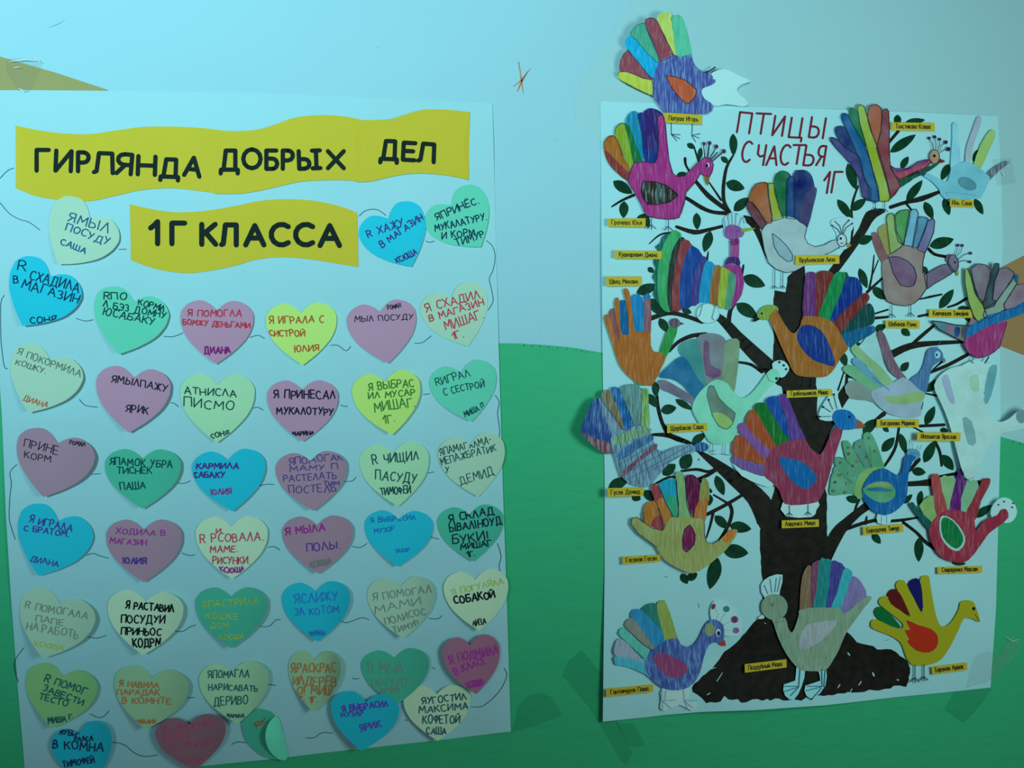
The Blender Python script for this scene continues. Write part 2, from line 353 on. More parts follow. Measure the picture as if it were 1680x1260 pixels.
# comic lettering: each letter on its own baseline (glyph box: left, baseline, right, height)
def letters(parent, items, wpx, hf, m, cap=8, jit=.015):
    for s, x0, y0, x1, y1, h in items:
        ribbon('letter', text_lines(s, x0, y0, x1, y1, h, wpx, jit, rnd=rs), hf, m, parent, cap)
G['Л2'] = (.8, [[(0, .02), (.12, .08), (.2, 1), (.8, 1), (.85, 0)]])
def glyph(parent, g, x0, y0, x1, y1, h, wpx, hf, m, cap=8):
    wd, st = g; ux, uy = (x1-x0)/wd, (y1-y0)/wd; l = math.hypot(x1-x0, y1-y0); vx, vy = (y1-y0)/l, -(x1-x0)/l
    ribbon('letter', [(wpx, [(x0+ux*a+vx*b*h, y0+uy*a+vy*b*h) for a, b in pl]) for pl in st], hf, m, parent, cap)
Lc = G['Л2']; Dc = (1.0, [[(0, -.14), (.02, .05), (1, .05), (1.0, -.14)], [(.17, .05), (.3, 1), (.86, 1), (.86, .05)]])
Yc = (1.05, [G['Ь'][1][0], [(.85, 0), (1.35, 0)], [(.85, 1), (1.35, 1)], [(1.1, 0), (1.1, 1)]])
h1 = on1(.0013); h2_ = on1(.0017); h3_ = on1(.0022)
for g, x0, y0, x1, y1, h in [(G['Г'], 60, 280, 80, 280, 34), (G['И'], 91, 280, 116, 281, 33), (G['Р'], 128, 281, 146, 281, 31), (Lc, 154, 283, 183, 284, 32), (G['Я'], 191, 284, 215, 286, 32), (G['Н'], 226, 286, 254, 287, 30), (Dc, 263, 291, 292, 292, 30), (G['А'], 302, 287, 327, 290, 30)]:
    glyph(b1, g, x0, y0, x1, y1, h, 7.2, h1, BLK)
for g, x0, y0, x1, y1, h in [(Dc, 362, 280, 390, 280, 33), (G['О'], 399, 276, 428, 276, 31), (G['Б'], 437, 277, 455, 277, 30), (G['Р'], 464, 277, 481, 277, 30), (Yc, 491, 277, 518, 276, 29), (G['Х'], 538, 276, 564, 276, 28)]:
    glyph(b2, g, x0, y0, x1, y1, h, 7.2, h2_, BLK)
for g, x0, y0, x1, y1, h in [(Dc, 624, 262, 651, 263, 31), (G['Е'], 661, 262, 680, 263, 28), (Lc, 686, 264, 710, 266, 29)]:
    glyph(b3, g, x0, y0, x1, y1, h, 7.2, h3_, BLK)
Lb = (.8, [[(-.02, .02), (.08, .06), (.2, 1), (.82, 1), (.82, 0)]])
for g, x0, y0, x1, y1, h in [((.45, [[(0, .68), (.2, .8), (.4, .96), (.4, 0)]]), 247, 400, 260, 400, 38), (G['Г'], 282, 400, 303, 400, 34), (G['К'], 331, 401, 354, 401, 33), (Lb, 364, 402, 387, 402, 33), (G['А'], 403, 402, 433, 402, 32), (G['С'], 444, 402, 474, 402, 34), (G['С'], 484, 402, 514, 402, 34), (G['А'], 525, 403, 557, 403, 33)]:
    glyph(b4, g, x0, y0, x1, y1, h, 8.6, h1, BLK, 8)

# ---------------- paper hearts ----------------
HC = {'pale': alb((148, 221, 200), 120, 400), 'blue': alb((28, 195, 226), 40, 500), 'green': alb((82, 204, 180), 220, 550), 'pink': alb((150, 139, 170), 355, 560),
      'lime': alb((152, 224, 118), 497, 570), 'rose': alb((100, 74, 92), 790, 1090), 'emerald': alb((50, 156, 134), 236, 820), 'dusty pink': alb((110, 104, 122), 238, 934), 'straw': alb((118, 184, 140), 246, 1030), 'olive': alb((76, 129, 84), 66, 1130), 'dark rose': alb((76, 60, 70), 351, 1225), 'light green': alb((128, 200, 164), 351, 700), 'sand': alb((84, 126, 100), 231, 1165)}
HT = [(0, .2), (-.2, .38), (-.47, .48), (-.8, .37), (-.97, .17), (-1, 0), (-.96, -.26), (-.78, -.6), (-.41, -.97), (0, -1.27), (.41, -.97), (.78, -.6), (.96, -.26), (1, 0), (.97, .17), (.8, .37), (.47, .48), (.2, .38)]
HTS = smooth(HT, True, 3, (0, 9))
INKS = {'b': (25, 90, 150), 'n': (12, 48, 82), 't': (10, 62, 68), 'r': (160, 55, 75), 'p': (110, 35, 120), 'o': (150, 78, 42), 'g': (40, 110, 48), 'k': (16, 26, 50), 'y': (110, 150, 60), 's': (78, 105, 100), 'v': (55, 45, 125), 'c': (30, 92, 160), 'K': (8, 14, 22)}
# (colour, row word, place word, crop, notch, tip, halfwidth px, layer, lift mm, side curl mm, [(text, x0,y0,x1,y1,h,ink[,w])], first words)
hearts = [
 ('pale', 'left of the 1Г banner', A2, (590, 230), (385, 535), 61, 0, 5, 2, [('ЯМЫЛ', 445, 250, 705, 330, 62, 'b'), ('ПОСУДУ', 430, 305, 710, 412, 46, 'b'), ('САША', 395, 400, 555, 468, 38, 'b')]),
 ('blue', 'right of the 1Г banner', A3, (905, 225), (1050, 525), 56, 0, 3, 0, [('R ХАЖУ', 780, 345, 1005, 262, 45, 'v'), ('В МАГАЗИН', 865, 405, 1130, 225, 40, 'v'), ('КСЮША', 945, 515, 1105, 435, 36, 'v')]),
 ('green', 'at the top right corner', A3, (1300, 140), (1485, 400), 56, 0, 4, 0, [('яПРИНЁС.', 1210, 235, 1475, 125, 42, 'n'), ('МУКАЛАТУРУ.', 1200, 305, 1525, 230, 40, 'n'), ('и КОРМ', 1240, 350, 1450, 330, 40, 'n'), ('ТИМУР', 1335, 395, 1510, 335, 42, 'n')]),
 ('blue', 'first of row one', A2, (330, 615), (147, 940), 62, 0, 6, 2, [('R', 115, 575, 165, 582, 60, 'n'), ('СХАДИЛА', 220, 640, 545, 730, 62, 'n'), ('В', 90, 655, 120, 655, 50, 'n'), ('МАГАЗИН', 170, 700, 545, 800, 58, 'n'), ('СОНЯ', 225, 925, 395, 908, 42, 'n')]),
 ('green', 'second of row one', A2, (878, 780), (778, 1125), 62, 0, 7, 2, [('RПО', 680, 762, 830, 765, 46, 't'), ('КОРМИ', 905, 800, 1090, 850, 40, 't'), ('Л БЭЗ ДОМНУ', 675, 812, 1085, 890, 42, 't'), ('ЮСАБАКУ', 675, 865, 1010, 935, 46, 't')]),
 ('pink', 'third of row one', A2, (1425, 838), (1418, 1190), 60, 0, 4, 1, [('Я ПОМОГЛА', 1225, 870, 1575, 880, 42, 'r'), ('БОМЖУ ДЕНЬГАМИ', 1200, 930, 1640, 955, 34, 'r'), ('ДИАНА', 1325, 1120, 1515, 1118, 42, 'p', 2.4)]),
 ('lime', 'fourth of row one', A3, (358, 815), (370, 1142), 58, 0, 5, 1, [('Я ИГРАЛА С', 160, 880, 500, 875, 44, 'o'), ('СИСТРОЙ', 158, 960, 380, 960, 38, 'o'), ('ЮЛИЯ', 320, 1060, 470, 1050, 38, 'o')]),
 ('pink', 'fifth of row one', A3, (855, 808), (905, 1130), 57, 0, 5, 1, [('МЫЛ ПОСУДУ', 695, 868, 1060, 855, 34, 'k', 1.3), ('РОМАН', 903, 795, 985, 780, 28, 'k', 1.2)]),
 ('pale', 'last of row one', A3, (1300, 715), (1405, 1025), 56, 0, 2, 0, [('Я СХАДИЛ', 1145, 810, 1480, 720, 52, 'r'), ('В МАГАЗИН', 1165, 870, 1505, 765, 42, 'r'), ('МИШАГ.', 1268, 925, 1505, 845, 56, 'r'), ('1Г.', 1310, 985, 1380, 965, 46, 'r')]),
 ('pale', 'first of row two', A4, (330, 130), (187, 468), 61, 0, 8, 3, [('Я ПОКОРМИЛА', 125, 90, 540, 240, 46, 's', 1.2), ('КОШКУ.', 100, 150, 300, 215, 34, 's', 1.2), ('ДИАНА', 140, 385, 315, 440, 36, 'o', 1.2)]),
 ('pink', 'second of row two', A4, (880, 240), (845, 600), 61, 0, 8, 4, [('ЯМЫЛПАЖУ', 730, 265, 1095, 330, 46, 'k'), ('ЯРИК', 825, 460, 970, 478, 46, 'k')]),
 ('light green', 'third of row two', A4, (1428, 285), (1425, 665), 61, 0, 6, 2, [('АТНИСЛА', 1210, 345, 1550, 365, 46, 't'), ('ПИСМО', 1200, 425, 1525, 455, 56, 't'), ('СОНЯ', 1390, 640, 1530, 605, 32, 't')]),
 ('pink', 'fourth of row two', A5, (368, 305), (370, 628), 58, 0, 5, 3, [('Я ПРИНЕСАЛ', 190, 358, 572, 358, 52, 'k', 2.1), ('МУКАЛОТУРУ', 207, 455, 560, 462, 42, 'k', 2.1), ('МАРИНА', 302, 592, 440, 588, 26, 'k')]),
 ('lime', 'fifth of row two', A5, (885, 255), (930, 585), 56, 0, 8, 5, [('Я ВЫБРАС', 783, 308, 1065, 283, 46, 'g'), ('ИЛ МУСАР', 783, 362, 1075, 335, 40, 'g'), ('МИШАГ.', 828, 440, 1085, 405, 56, 'g'), ('1Г.', 875, 518, 950, 500, 48, 'g')]),
 ('green', 'last of row two', A5, (1362, 195), (1428, 503), 55, 0, 5, 3, [('RИГРАЛ', 1225, 278, 1435, 215, 46, 't', 1.4), ('С СЕСТРОЙ', 1255, 338, 1508, 285, 42, 't', 1.4), ('МИША П', 1375, 485, 1525, 405, 36, 't', 1.4)]),
 ('dusty pink', 'first of row three', A4, (380, 670), (285, 1022), 65, 0, 9, 5, [('ПРИНЕ', 155, 690, 375, 745, 52, 'k', 1.3), ('КОРМ', 158, 765, 330, 795, 42, 'k', 1.3), ('РОМАН', 480, 680, 580, 695, 28, 'k', 1.2)]),
 ('emerald', 'second of row three', A4, (938, 770), (935, 1100), 62, 0, 8, 5, [('ЯПАМОК УБРА', 720, 808, 1130, 832, 46, 't'), ('ТИСНЕК', 768, 865, 995, 870, 40, 't'), ('ПАША', 790, 975, 955, 965, 46, 't')]),
 ('blue', 'third of row three', A4, (1497, 778), (1525, 1117), 60, 0, 7, 3, [('КАРМИЛА', 1290, 835, 1565, 835, 36, 'v', 2.2), ('САБАКУ', 1262, 893, 1465, 893, 34, 'v', 2.2), ('ЮЛИЯ', 1388, 1010, 1520, 1003, 38, 'p')]),
 ('dusty pink', 'fourth of row three', A5, (418, 752), (437, 1062), 58, 0, 9, 6, [('ЯПОМОГАЛ', 262, 778, 602, 742, 42, 'v', 1.3), ('МАМУ П', 290, 815, 590, 800, 32, 'v', 1.3), ('РАСТЕЛАТЬ', 250, 880, 580, 860, 40, 'v', 1.3), ('ТИМ', 515, 905, 615, 900, 28, 'v', 1.3), ('ПОСТЕЛЬ', 265, 955, 595, 940, 46, 'v', 1.3)]),
 ('light green', 'fifth of row three', A5, (938, 700), (967, 1033), 57, 0, 7, 3, [('R ЧИЩИЛ', 810, 770, 1095, 740, 56, 't'), ('ПАСУДУ', 825, 865, 1080, 885, 56, 't'), ('ТИМОФЕЙ', 848, 965, 1055, 948, 46, 't')]),
 ('pale', 'last of row three', A5, (1418, 648), (1470, 973), 55, 0, 4, 4, [('ЯПАМАГАЛМА-', 1240, 715, 1560, 635, 42, 't', 1.3), ('МЕПАЖБРАТИК', 1215, 780, 1600, 680, 42, 't', 1.3), ('У', 1235, 825, 1255, 825, 38, 't', 1.3), ('ДЕМИД', 1335, 910, 1580, 830, 50, 't', 1.3)]),
 ('blue', 'first of row four', A6, (385, 220), (252, 580), 63, 0, 6, 2, [('Я ИГРАЛА', 190, 225, 470, 290, 46, 'v'), ('С БРАТОМ.', 155, 280, 450, 325, 36, 'v'), ('ДИАНА', 190, 480, 375, 518, 38, 'v', 1.4)]),
 ('dusty pink', 'second of row four', A6, (945, 275), (945, 622), 62, 0, 7, 4, [('ХОДИЛА В', 760, 300, 1085, 318, 36, 'p', 1.4), ('МАГАЗИН', 722, 365, 960, 382, 34, 'p', 1.4), ('ЮЛИЯ', 812, 500, 960, 500, 36, 'v', 2.3)]),
 ('straw', 'third of row four', A6, (1520, 255), (1525, 600), 59, 0, 6, 3, [('И', 1420, 300, 1450, 300, 32, 'r'), ('R РСОВАЛА.', 1315, 362, 1730, 345, 52, 'r'), ('МАМЕ.', 1380, 425, 1560, 418, 40, 'r'), ('РИСУНКИ.', 1380, 500, 1625, 498, 44, 'r'), ('КСЮША', 1437, 558, 1610, 555, 34, 'p', 2.1)]),
 ('dusty pink', 'fourth of row four', A7, (460, 235), (470, 540), 58, 0, 8, 5, [('Я МЫЛА', 262, 297, 510, 272, 44, 'p', 2.1), ('ПОЛЫ.', 395, 400, 608, 382, 46, 'v'), ('КСЮША', 412, 505, 545, 478, 36, 's')]),
 ('blue', 'fifth of row four', A7, (972, 200), (967, 497), 56, 0, 7, 3, [('Я ВЫБРАСИЛ', 820, 218, 1100, 198, 30, 'c', 1.3), ('МУЗОР', 818, 285, 945, 270, 28, 'c', 1.3), ('ЗАХАР', 950, 410, 1040, 400, 25, 'c', 1.1)]),
 ('emerald', 'last of row four', A7, (1415, 170), (1442, 463), 54, 0, 5, 5, [('Я СКЛАД', 1295, 218, 1575, 165, 46, 'k', 2), ('ЫВАЛ|НОУД', 1300, 275, 1625, 225, 46, 'k', 2), ('БУКИ!', 1310, 355, 1535, 330, 56, 'k', 2), ('МИШАГ', 1360, 388, 1555, 365, 34, 'k', 1.9), ('1Г.', 1400, 435, 1448, 428, 33, 'k')]),
 ('pale', 'first of row five', A6, (395, 765), (280, 1120), 63, 0, 13, 7, [('R ПОМОГАЛА', 165, 790, 570, 865, 46, 's', 1.4), ('ПАПЕ', 235, 880, 415, 905, 40, 's', 1.4), ('НА.РАБОТЬ', 170, 930, 510, 990, 48, 's', 1.4), ('КСЮША', 210, 1035, 400, 1065, 32, 'y', 1.4)]),
 ('straw', 'second of row five', A6, (958, 745), (938, 1100), 62, 0, 12, 7, [('Я РАСТАВИЛ', 825, 795, 1140, 815, 46, 'K', 2.4), ('ПОСУДУИ', 795, 888, 1080, 890, 48, 'K', 2.2), ('ПРИНЬОС', 795, 965, 1055, 972, 46, 'K', 2.2), ('КОДРМ', 865, 1050, 1050, 1045, 54, 'K', 2.4)]),
 ('emerald', 'third of row five', A6, (1518, 718), (1520, 1055), 59, 0, 10, 6, [('ЯПАСТРИЛА', 1330, 790, 1700, 765, 42, 'y', 1.3), ('КОШКЕ', 1350, 860, 1560, 865, 38, 'y', 1.3), ('ДОМ', 1380, 920, 1500, 925, 36, 'y', 1.3), ('КСЮША', 1440, 1000, 1600, 990, 30, 'y', 1.3)]),
 ('blue', 'fourth of row five', A7, (450, 650), (465, 965), 56, 0, 8, 8, [('ЯСЛИЖУ', 320, 722, 590, 705, 56, 'c', 1.5), ('ЗА КОТОМ', 320, 805, 595, 780, 44, 'c', 1.5), ('МАРИНА', 400, 930, 525, 925, 30, 'c', 1.4)]),
 ('pale', 'fifth of row five', A7, (980, 622), (1000, 945), 55, 0, 11, 9, [('Я ПОМОГАЛ', 810, 705, 1175, 655, 44, 's', 1.4), ('МАМИ', 825, 790, 1110, 730, 48, 's', 1.4), ('ПОЛИСОС', 865, 865, 1150, 790, 42, 's', 1.4), ('ТИМУР', 930, 915, 1100, 865, 36, 's', 1.4)]),
 ('straw', 'last of row five', A7, (1450, 578), (1478, 898), 53, 0, 8, 4, [('Я ПОГУЛЯЛА', 1310, 675, 1630, 600, 38, 'y', 1.4), ('СОБАКОЙ', 1322, 728, 1575, 690, 44, 'K', 2.5), ('ЛИЗА', 1440, 868, 1530, 852, 36, 'K', 1.6)]),
 ('olive', 'first of row six', A8, (415, 520), (340, 860), 59, 0, 9, 5, [('R ПОМОГ', 290, 550, 560, 640, 46, 't'), ('ЗАВЕСТИ', 280, 610, 540, 710, 38, 't'), ('ТЕСТО', 255, 665, 440, 715, 40, 't'), ('МИША Г.', 290, 830, 500, 805, 36, 't')]),
 ('sand', 'second of row six', A8, (1000, 525), (955, 868), 61, 0, 12, 8, [('Я НАВИЛА', 785, 585, 1040, 595, 36, 'o', 1.6), ('ПАРАДАК', 770, 640, 1048, 642, 36, 'o', 1.6), ('В КОМНТЕ', 770, 700, 1090, 698, 40, 'o', 1.6), ('МИЛАНА', 880, 830, 1040, 830, 28, 'o', 1.3)]),
 ('light green', 'third of row six', A8, (1530, 490), (1560, 830), 57, 0, 12, 8, [('ЯПОМАГЛА', 1368, 530, 1650, 522, 48, 't', 1.5), ('НАРИСАВАТЬ', 1370, 608, 1690, 615, 38, 't', 1.5), ('ДЕРИВО', 1345, 710, 1605, 702, 54, 't', 1.5), ('МАРИНА', 1470, 788, 1590, 790, 24, 't', 1.3)]),
 ('sand', 'fourth of row six', A9, (445, 395), (440, 722), 43, 0, 12, 12, [('ЯРАСКРАС', 300, 470, 578, 470, 54, 'o'), ('ИЛДЕРЕВ', 290, 545, 575, 560, 56, 'o'), ('О! МИШ', 290, 605, 570, 615, 50, 'o'), ('Г. 1Г.', 345, 655, 465, 660, 36, 'o')]),
 ('emerald', 'fifth of row six', A9, (945, 380), (965, 668), 56, 0, 10, 6, [('Я МЫЛ', 780, 475, 1000, 470, 64, 's', 1.4), ('ПОСУДУ', 795, 555, 1030, 550, 46, 's', 1.4), ('АРХИП', 850, 598, 970, 592, 30, 's', 1.4)]),
 ('rose', 'last of row six', A9, (1420, 300), (1455, 608), 47, 2, 6, 3, [('Я ПОДМИЛА', 1300, 415, 1610, 350, 54, 'p', 1.7), ('В КЛАСЕ', 1328, 487, 1520, 410, 42, 'p', 1.7), ('КСЮША', 1390, 575, 1520, 545, 38, 'p', 1.7)]),
 ('blue', 'first of the bottom row', A8, (520, 900), (610, 1220), 50, 1, 6, 5, [('ЯУБИ', 360, 900, 480, 905, 33, 'k'), ('РАЛСА', 490, 945, 610, 940, 30, 'k'), ('В КОМНА', 330, 990, 660, 1010, 54, 'k', 2), ('ТИМОФЕЙ', 415, 1115, 620, 1085, 38, 'k', 1.8)]),
 ('dark rose', 'second of the bottom row', A8, (1245, 835), (1280, 1130), 58, 2, 8, 4, [('Я ПРИНЕСЛА', 1060, 890, 1390, 840, 38, 'r', 1.4), ('КОРМ', 1080, 945, 1240, 920, 36, 'r', 1.4), ('И СОБАКЕ', 1110, 1000, 1400, 965, 40, 'r', 1.4), ('МИЛАНА', 1165, 1090, 1340, 1080, 28, 'r', 1.3)]),
 ('blue', 'fourth of the bottom row', A9, (765, 655), (735, 960), 56, 2, 8, 3, [('Я ВЫБРАСИЛ', 620, 720, 905, 680, 38, 'v', 2), ('МУЗАР', 612, 752, 750, 738, 28, 'v', 1.6), ('ЯРИК', 735, 840, 860, 808, 40, 'v', 1.9)]),
 ('straw', 'last of the bottom row', A9, (1210, 605), (1215, 900), 55, 1, 6, 2, [('ЯУГОСТИЛ', 1118, 670, 1395, 640, 42, 't'), ('МАКСИМА', 1115, 725, 1425, 695, 42, 't'), ('КОФЕТОЙ', 1130, 790, 1360, 785, 50, 't'), ('САША', 1175, 855, 1300, 860, 40, 't')]),
]
for hi, (colr, place, c, nt_, tp, hw, lay, lift, side, lines) in enumerate(hearts):
    (nx, ny), (tx, ty) = cv(c, [nt_, tp])
    L = math.hypot(nx-tx, ny-ty)/1.47; ax, ay = (tx-nx)/(1.47*L), (ty-ny)/(1.47*L)    # unit down axis
    bx, by = ay, -ax                                                               # unit right axis
    cx, cy = nx+ax*.2*L, ny+ay*.2*L
    pts = [(cx+bx*u*hw-ax*v*L, cy+by*u*hw-ay*v*L) for u, v in HTS]
    def hf(x, y, cx=cx, cy=cy, ax=ax, ay=ay, bx=bx, by=by, hw=hw, L=L, lay=lay, lift=lift, side=side):
        X, Y = x-cx, y-cy; v = -(X*ax+Y*ay)/L; u = (X*bx+Y*by)/hw
        t = max(0, (.25-v+.45*u)/1.6); s = max(0, u-.1)/.9
        return hP1(cx, cy)*.35+hP1(x, y)*.65 + .0012+lay*.003 + .0010*lift*t**1.9 + .0011*side*s*s
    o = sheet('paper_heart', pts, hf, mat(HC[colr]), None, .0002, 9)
    for p in o.data.polygons: p.use_smooth = True
    t1 = lines[0][0]; t1 = (lines[0][0]+' '+lines[1][0]) if len(t1) < 3 and len(lines) > 1 else t1
    tag(o, f'{colr} paper heart lettered {t1.strip().rstrip(".")}, {place} on the garland poster', 'paper heart', 'paper hearts on the garland poster')
    def pull(p, pts=pts, cx=cx+ax*.3*L, cy=cy+ay*.3*L):      # the children keep their letters on the paper
        k = 0
        while not inside(cx+(p[0]-cx)*1.02, cy+(p[1]-cy)*1.02, pts) and k < 14:
            p = (cx+(p[0]-cx)*.965, cy+(p[1]-cy)*.965); k += 1
        return p
    for ln in lines:
        s, x0, y0, x1, y1, h, ik = ln[:7]; wpx = ln[7] if len(ln) > 7 else 1.75
        (X0, Y0), (X1, Y1) = cv(c, [(x0, y0), (x1, y1)])
        s = s.replace('я', 'Я').replace('и', 'И')
        rn = random.getstate(); best = None
        for k in (1, .95, .9, .85, .8):
            for sh_ in (0, 2, -2, 4, -4, 6, -6, 8, -8, 10, -10):
                mx, my, dx, dy = (X0+X1)/2, (Y0+Y1)/2, (X1-X0)/2*k, (Y1-Y0)/2*k; l = math.hypot(dx, dy); ox, oy = sh_*dx/l, sh_*dy/l
                random.setstate(rn); ls = text_lines(s, mx-dx+ox, my-dy+oy, mx+dx+ox, my+dy+oy, h/c[2], wpx, .085)
                bad = sum(not inside(p[0], p[1], pts) for _, pl in ls for p in pl)+.6*(1-k)*10+.1*abs(sh_)
                if best is None or bad < best[0]: best = (bad, ls)
        ls = [(w_, [pull(p) for p in pl]) for w_, pl in best[1]]
        ribbon('handwriting', ls, (lambda x, y, hf=hf: hf(x, y)+.00055), ink(INKS[ik], cx, cy), o, 5)
# the folded green heart
c = A9
body = smooth(cv(c, [(-15, 760), (10, 712), (60, 700), (120, 702), (190, 735), (235, 850), (270, 960), (235, 1020), (130, 1000), (40, 930), (0, 860)]), True, 3, (6, 7))
hf = lambda x, y: hP1(x, y)+.002
o = sheet('paper_heart', body, hf, mat(HC['emerald']), None, .0002, 9)
tag(o, 'dark green paper heart with its right lobe folded over, third of the bottom row', 'paper heart', 'paper hearts on the garland poster')
flap = smooth(cv(c, [(200, 745), (155, 790), (135, 860), (145, 930), (185, 990), (235, 1020), (270, 1010), (272, 960), (245, 850), (225, 780)]), True, 3)
sheet('folded_flap', flap, lambda x, y: hP1(x, y)+.004+.006*sm((460-x)/26)*sm(1-abs(y-1205)/50), mat(alb((55, 165, 115), 455, 1200)), o, .0002, 7)['label'] = 'lighter back of the folded lobe'
ribbon('handwriting', text_lines('ЯК', *cv(c, [(78, 820)])[0], *cv(c, [(150, 780)])[0], 8, 1.5), lambda x, y: hf(x, y)+.0005, ink(INKS['o']), o, 5)

# ---------------- painted tree on poster 2 ----------------
BARK = mat(alb((20, 22, 18), 1300, 850), 'gouache'); LEAF = mat(alb((7, 54, 34), 1211, 308), 'gouache'); TEAL = (38, 78, 92)
def jag(p, a, sd=1):
    r = random.Random(sd); out = []
    for (x0, y0), (x1, y1) in zip(p, p[1:]+p[:1]):
        k = max(1, int(math.hypot(x1-x0, y1-y0)/7))
        for i in range(k):
            out.append((x0+(x1-x0)*i/k+r.uniform(-a, a), y0+(y1-y0)*i/k+r.uniform(-a, a)))
    return out
trunk = [(1302, 445), (1320, 436), (1322, 460), (1318, 520), (1324, 560), (1338, 610), (1341, 653), (1340, 680), (1346, 690), (1363, 691), (1376, 668), (1375, 646), (1385, 632), (1393, 652), (1381, 672), (1364, 706), (1352, 740), (1352, 790), (1357, 812), (1357, 880), (1372, 876), (1364, 906), (1350, 935), (1350, 990), (1376, 1010),
  (1389, 1036), (1406, 1053), (1431, 1061), (1460, 1066), (1478, 1074), (1490, 1087), (1493, 1102), (1489, 1125), (1452, 1129), (1427, 1133), (1400, 1135), (1352, 1143), (1300, 1148), (1243, 1149), (1224, 1151), (1196, 1146), (1190, 1139), (1183, 1150), (1159, 1154), (1150, 1146), (1135, 1136), (1139, 1122), (1163, 1099), (1190, 1070), (1214, 1049), (1242, 1016),
  (1251, 1008), (1251, 952), (1247, 900), (1246, 878), (1252, 850), (1262, 838), (1275, 780), (1281, 700), (1284, 640), (1280, 618), (1268, 590), (1270, 553), (1266, 520), (1271, 477), (1289, 479), (1292, 454)]
trunk = [(x+(random.uniform(-1.6, 1.6) if y > 1060 else 0), y+(random.uniform(-3.2, 3.2) if y > 1060 else 0)) for x, y in jag(trunk, .9)]
sheet('tree_trunk', trunk, on2(.0004), BARK, post2, 0, 12)
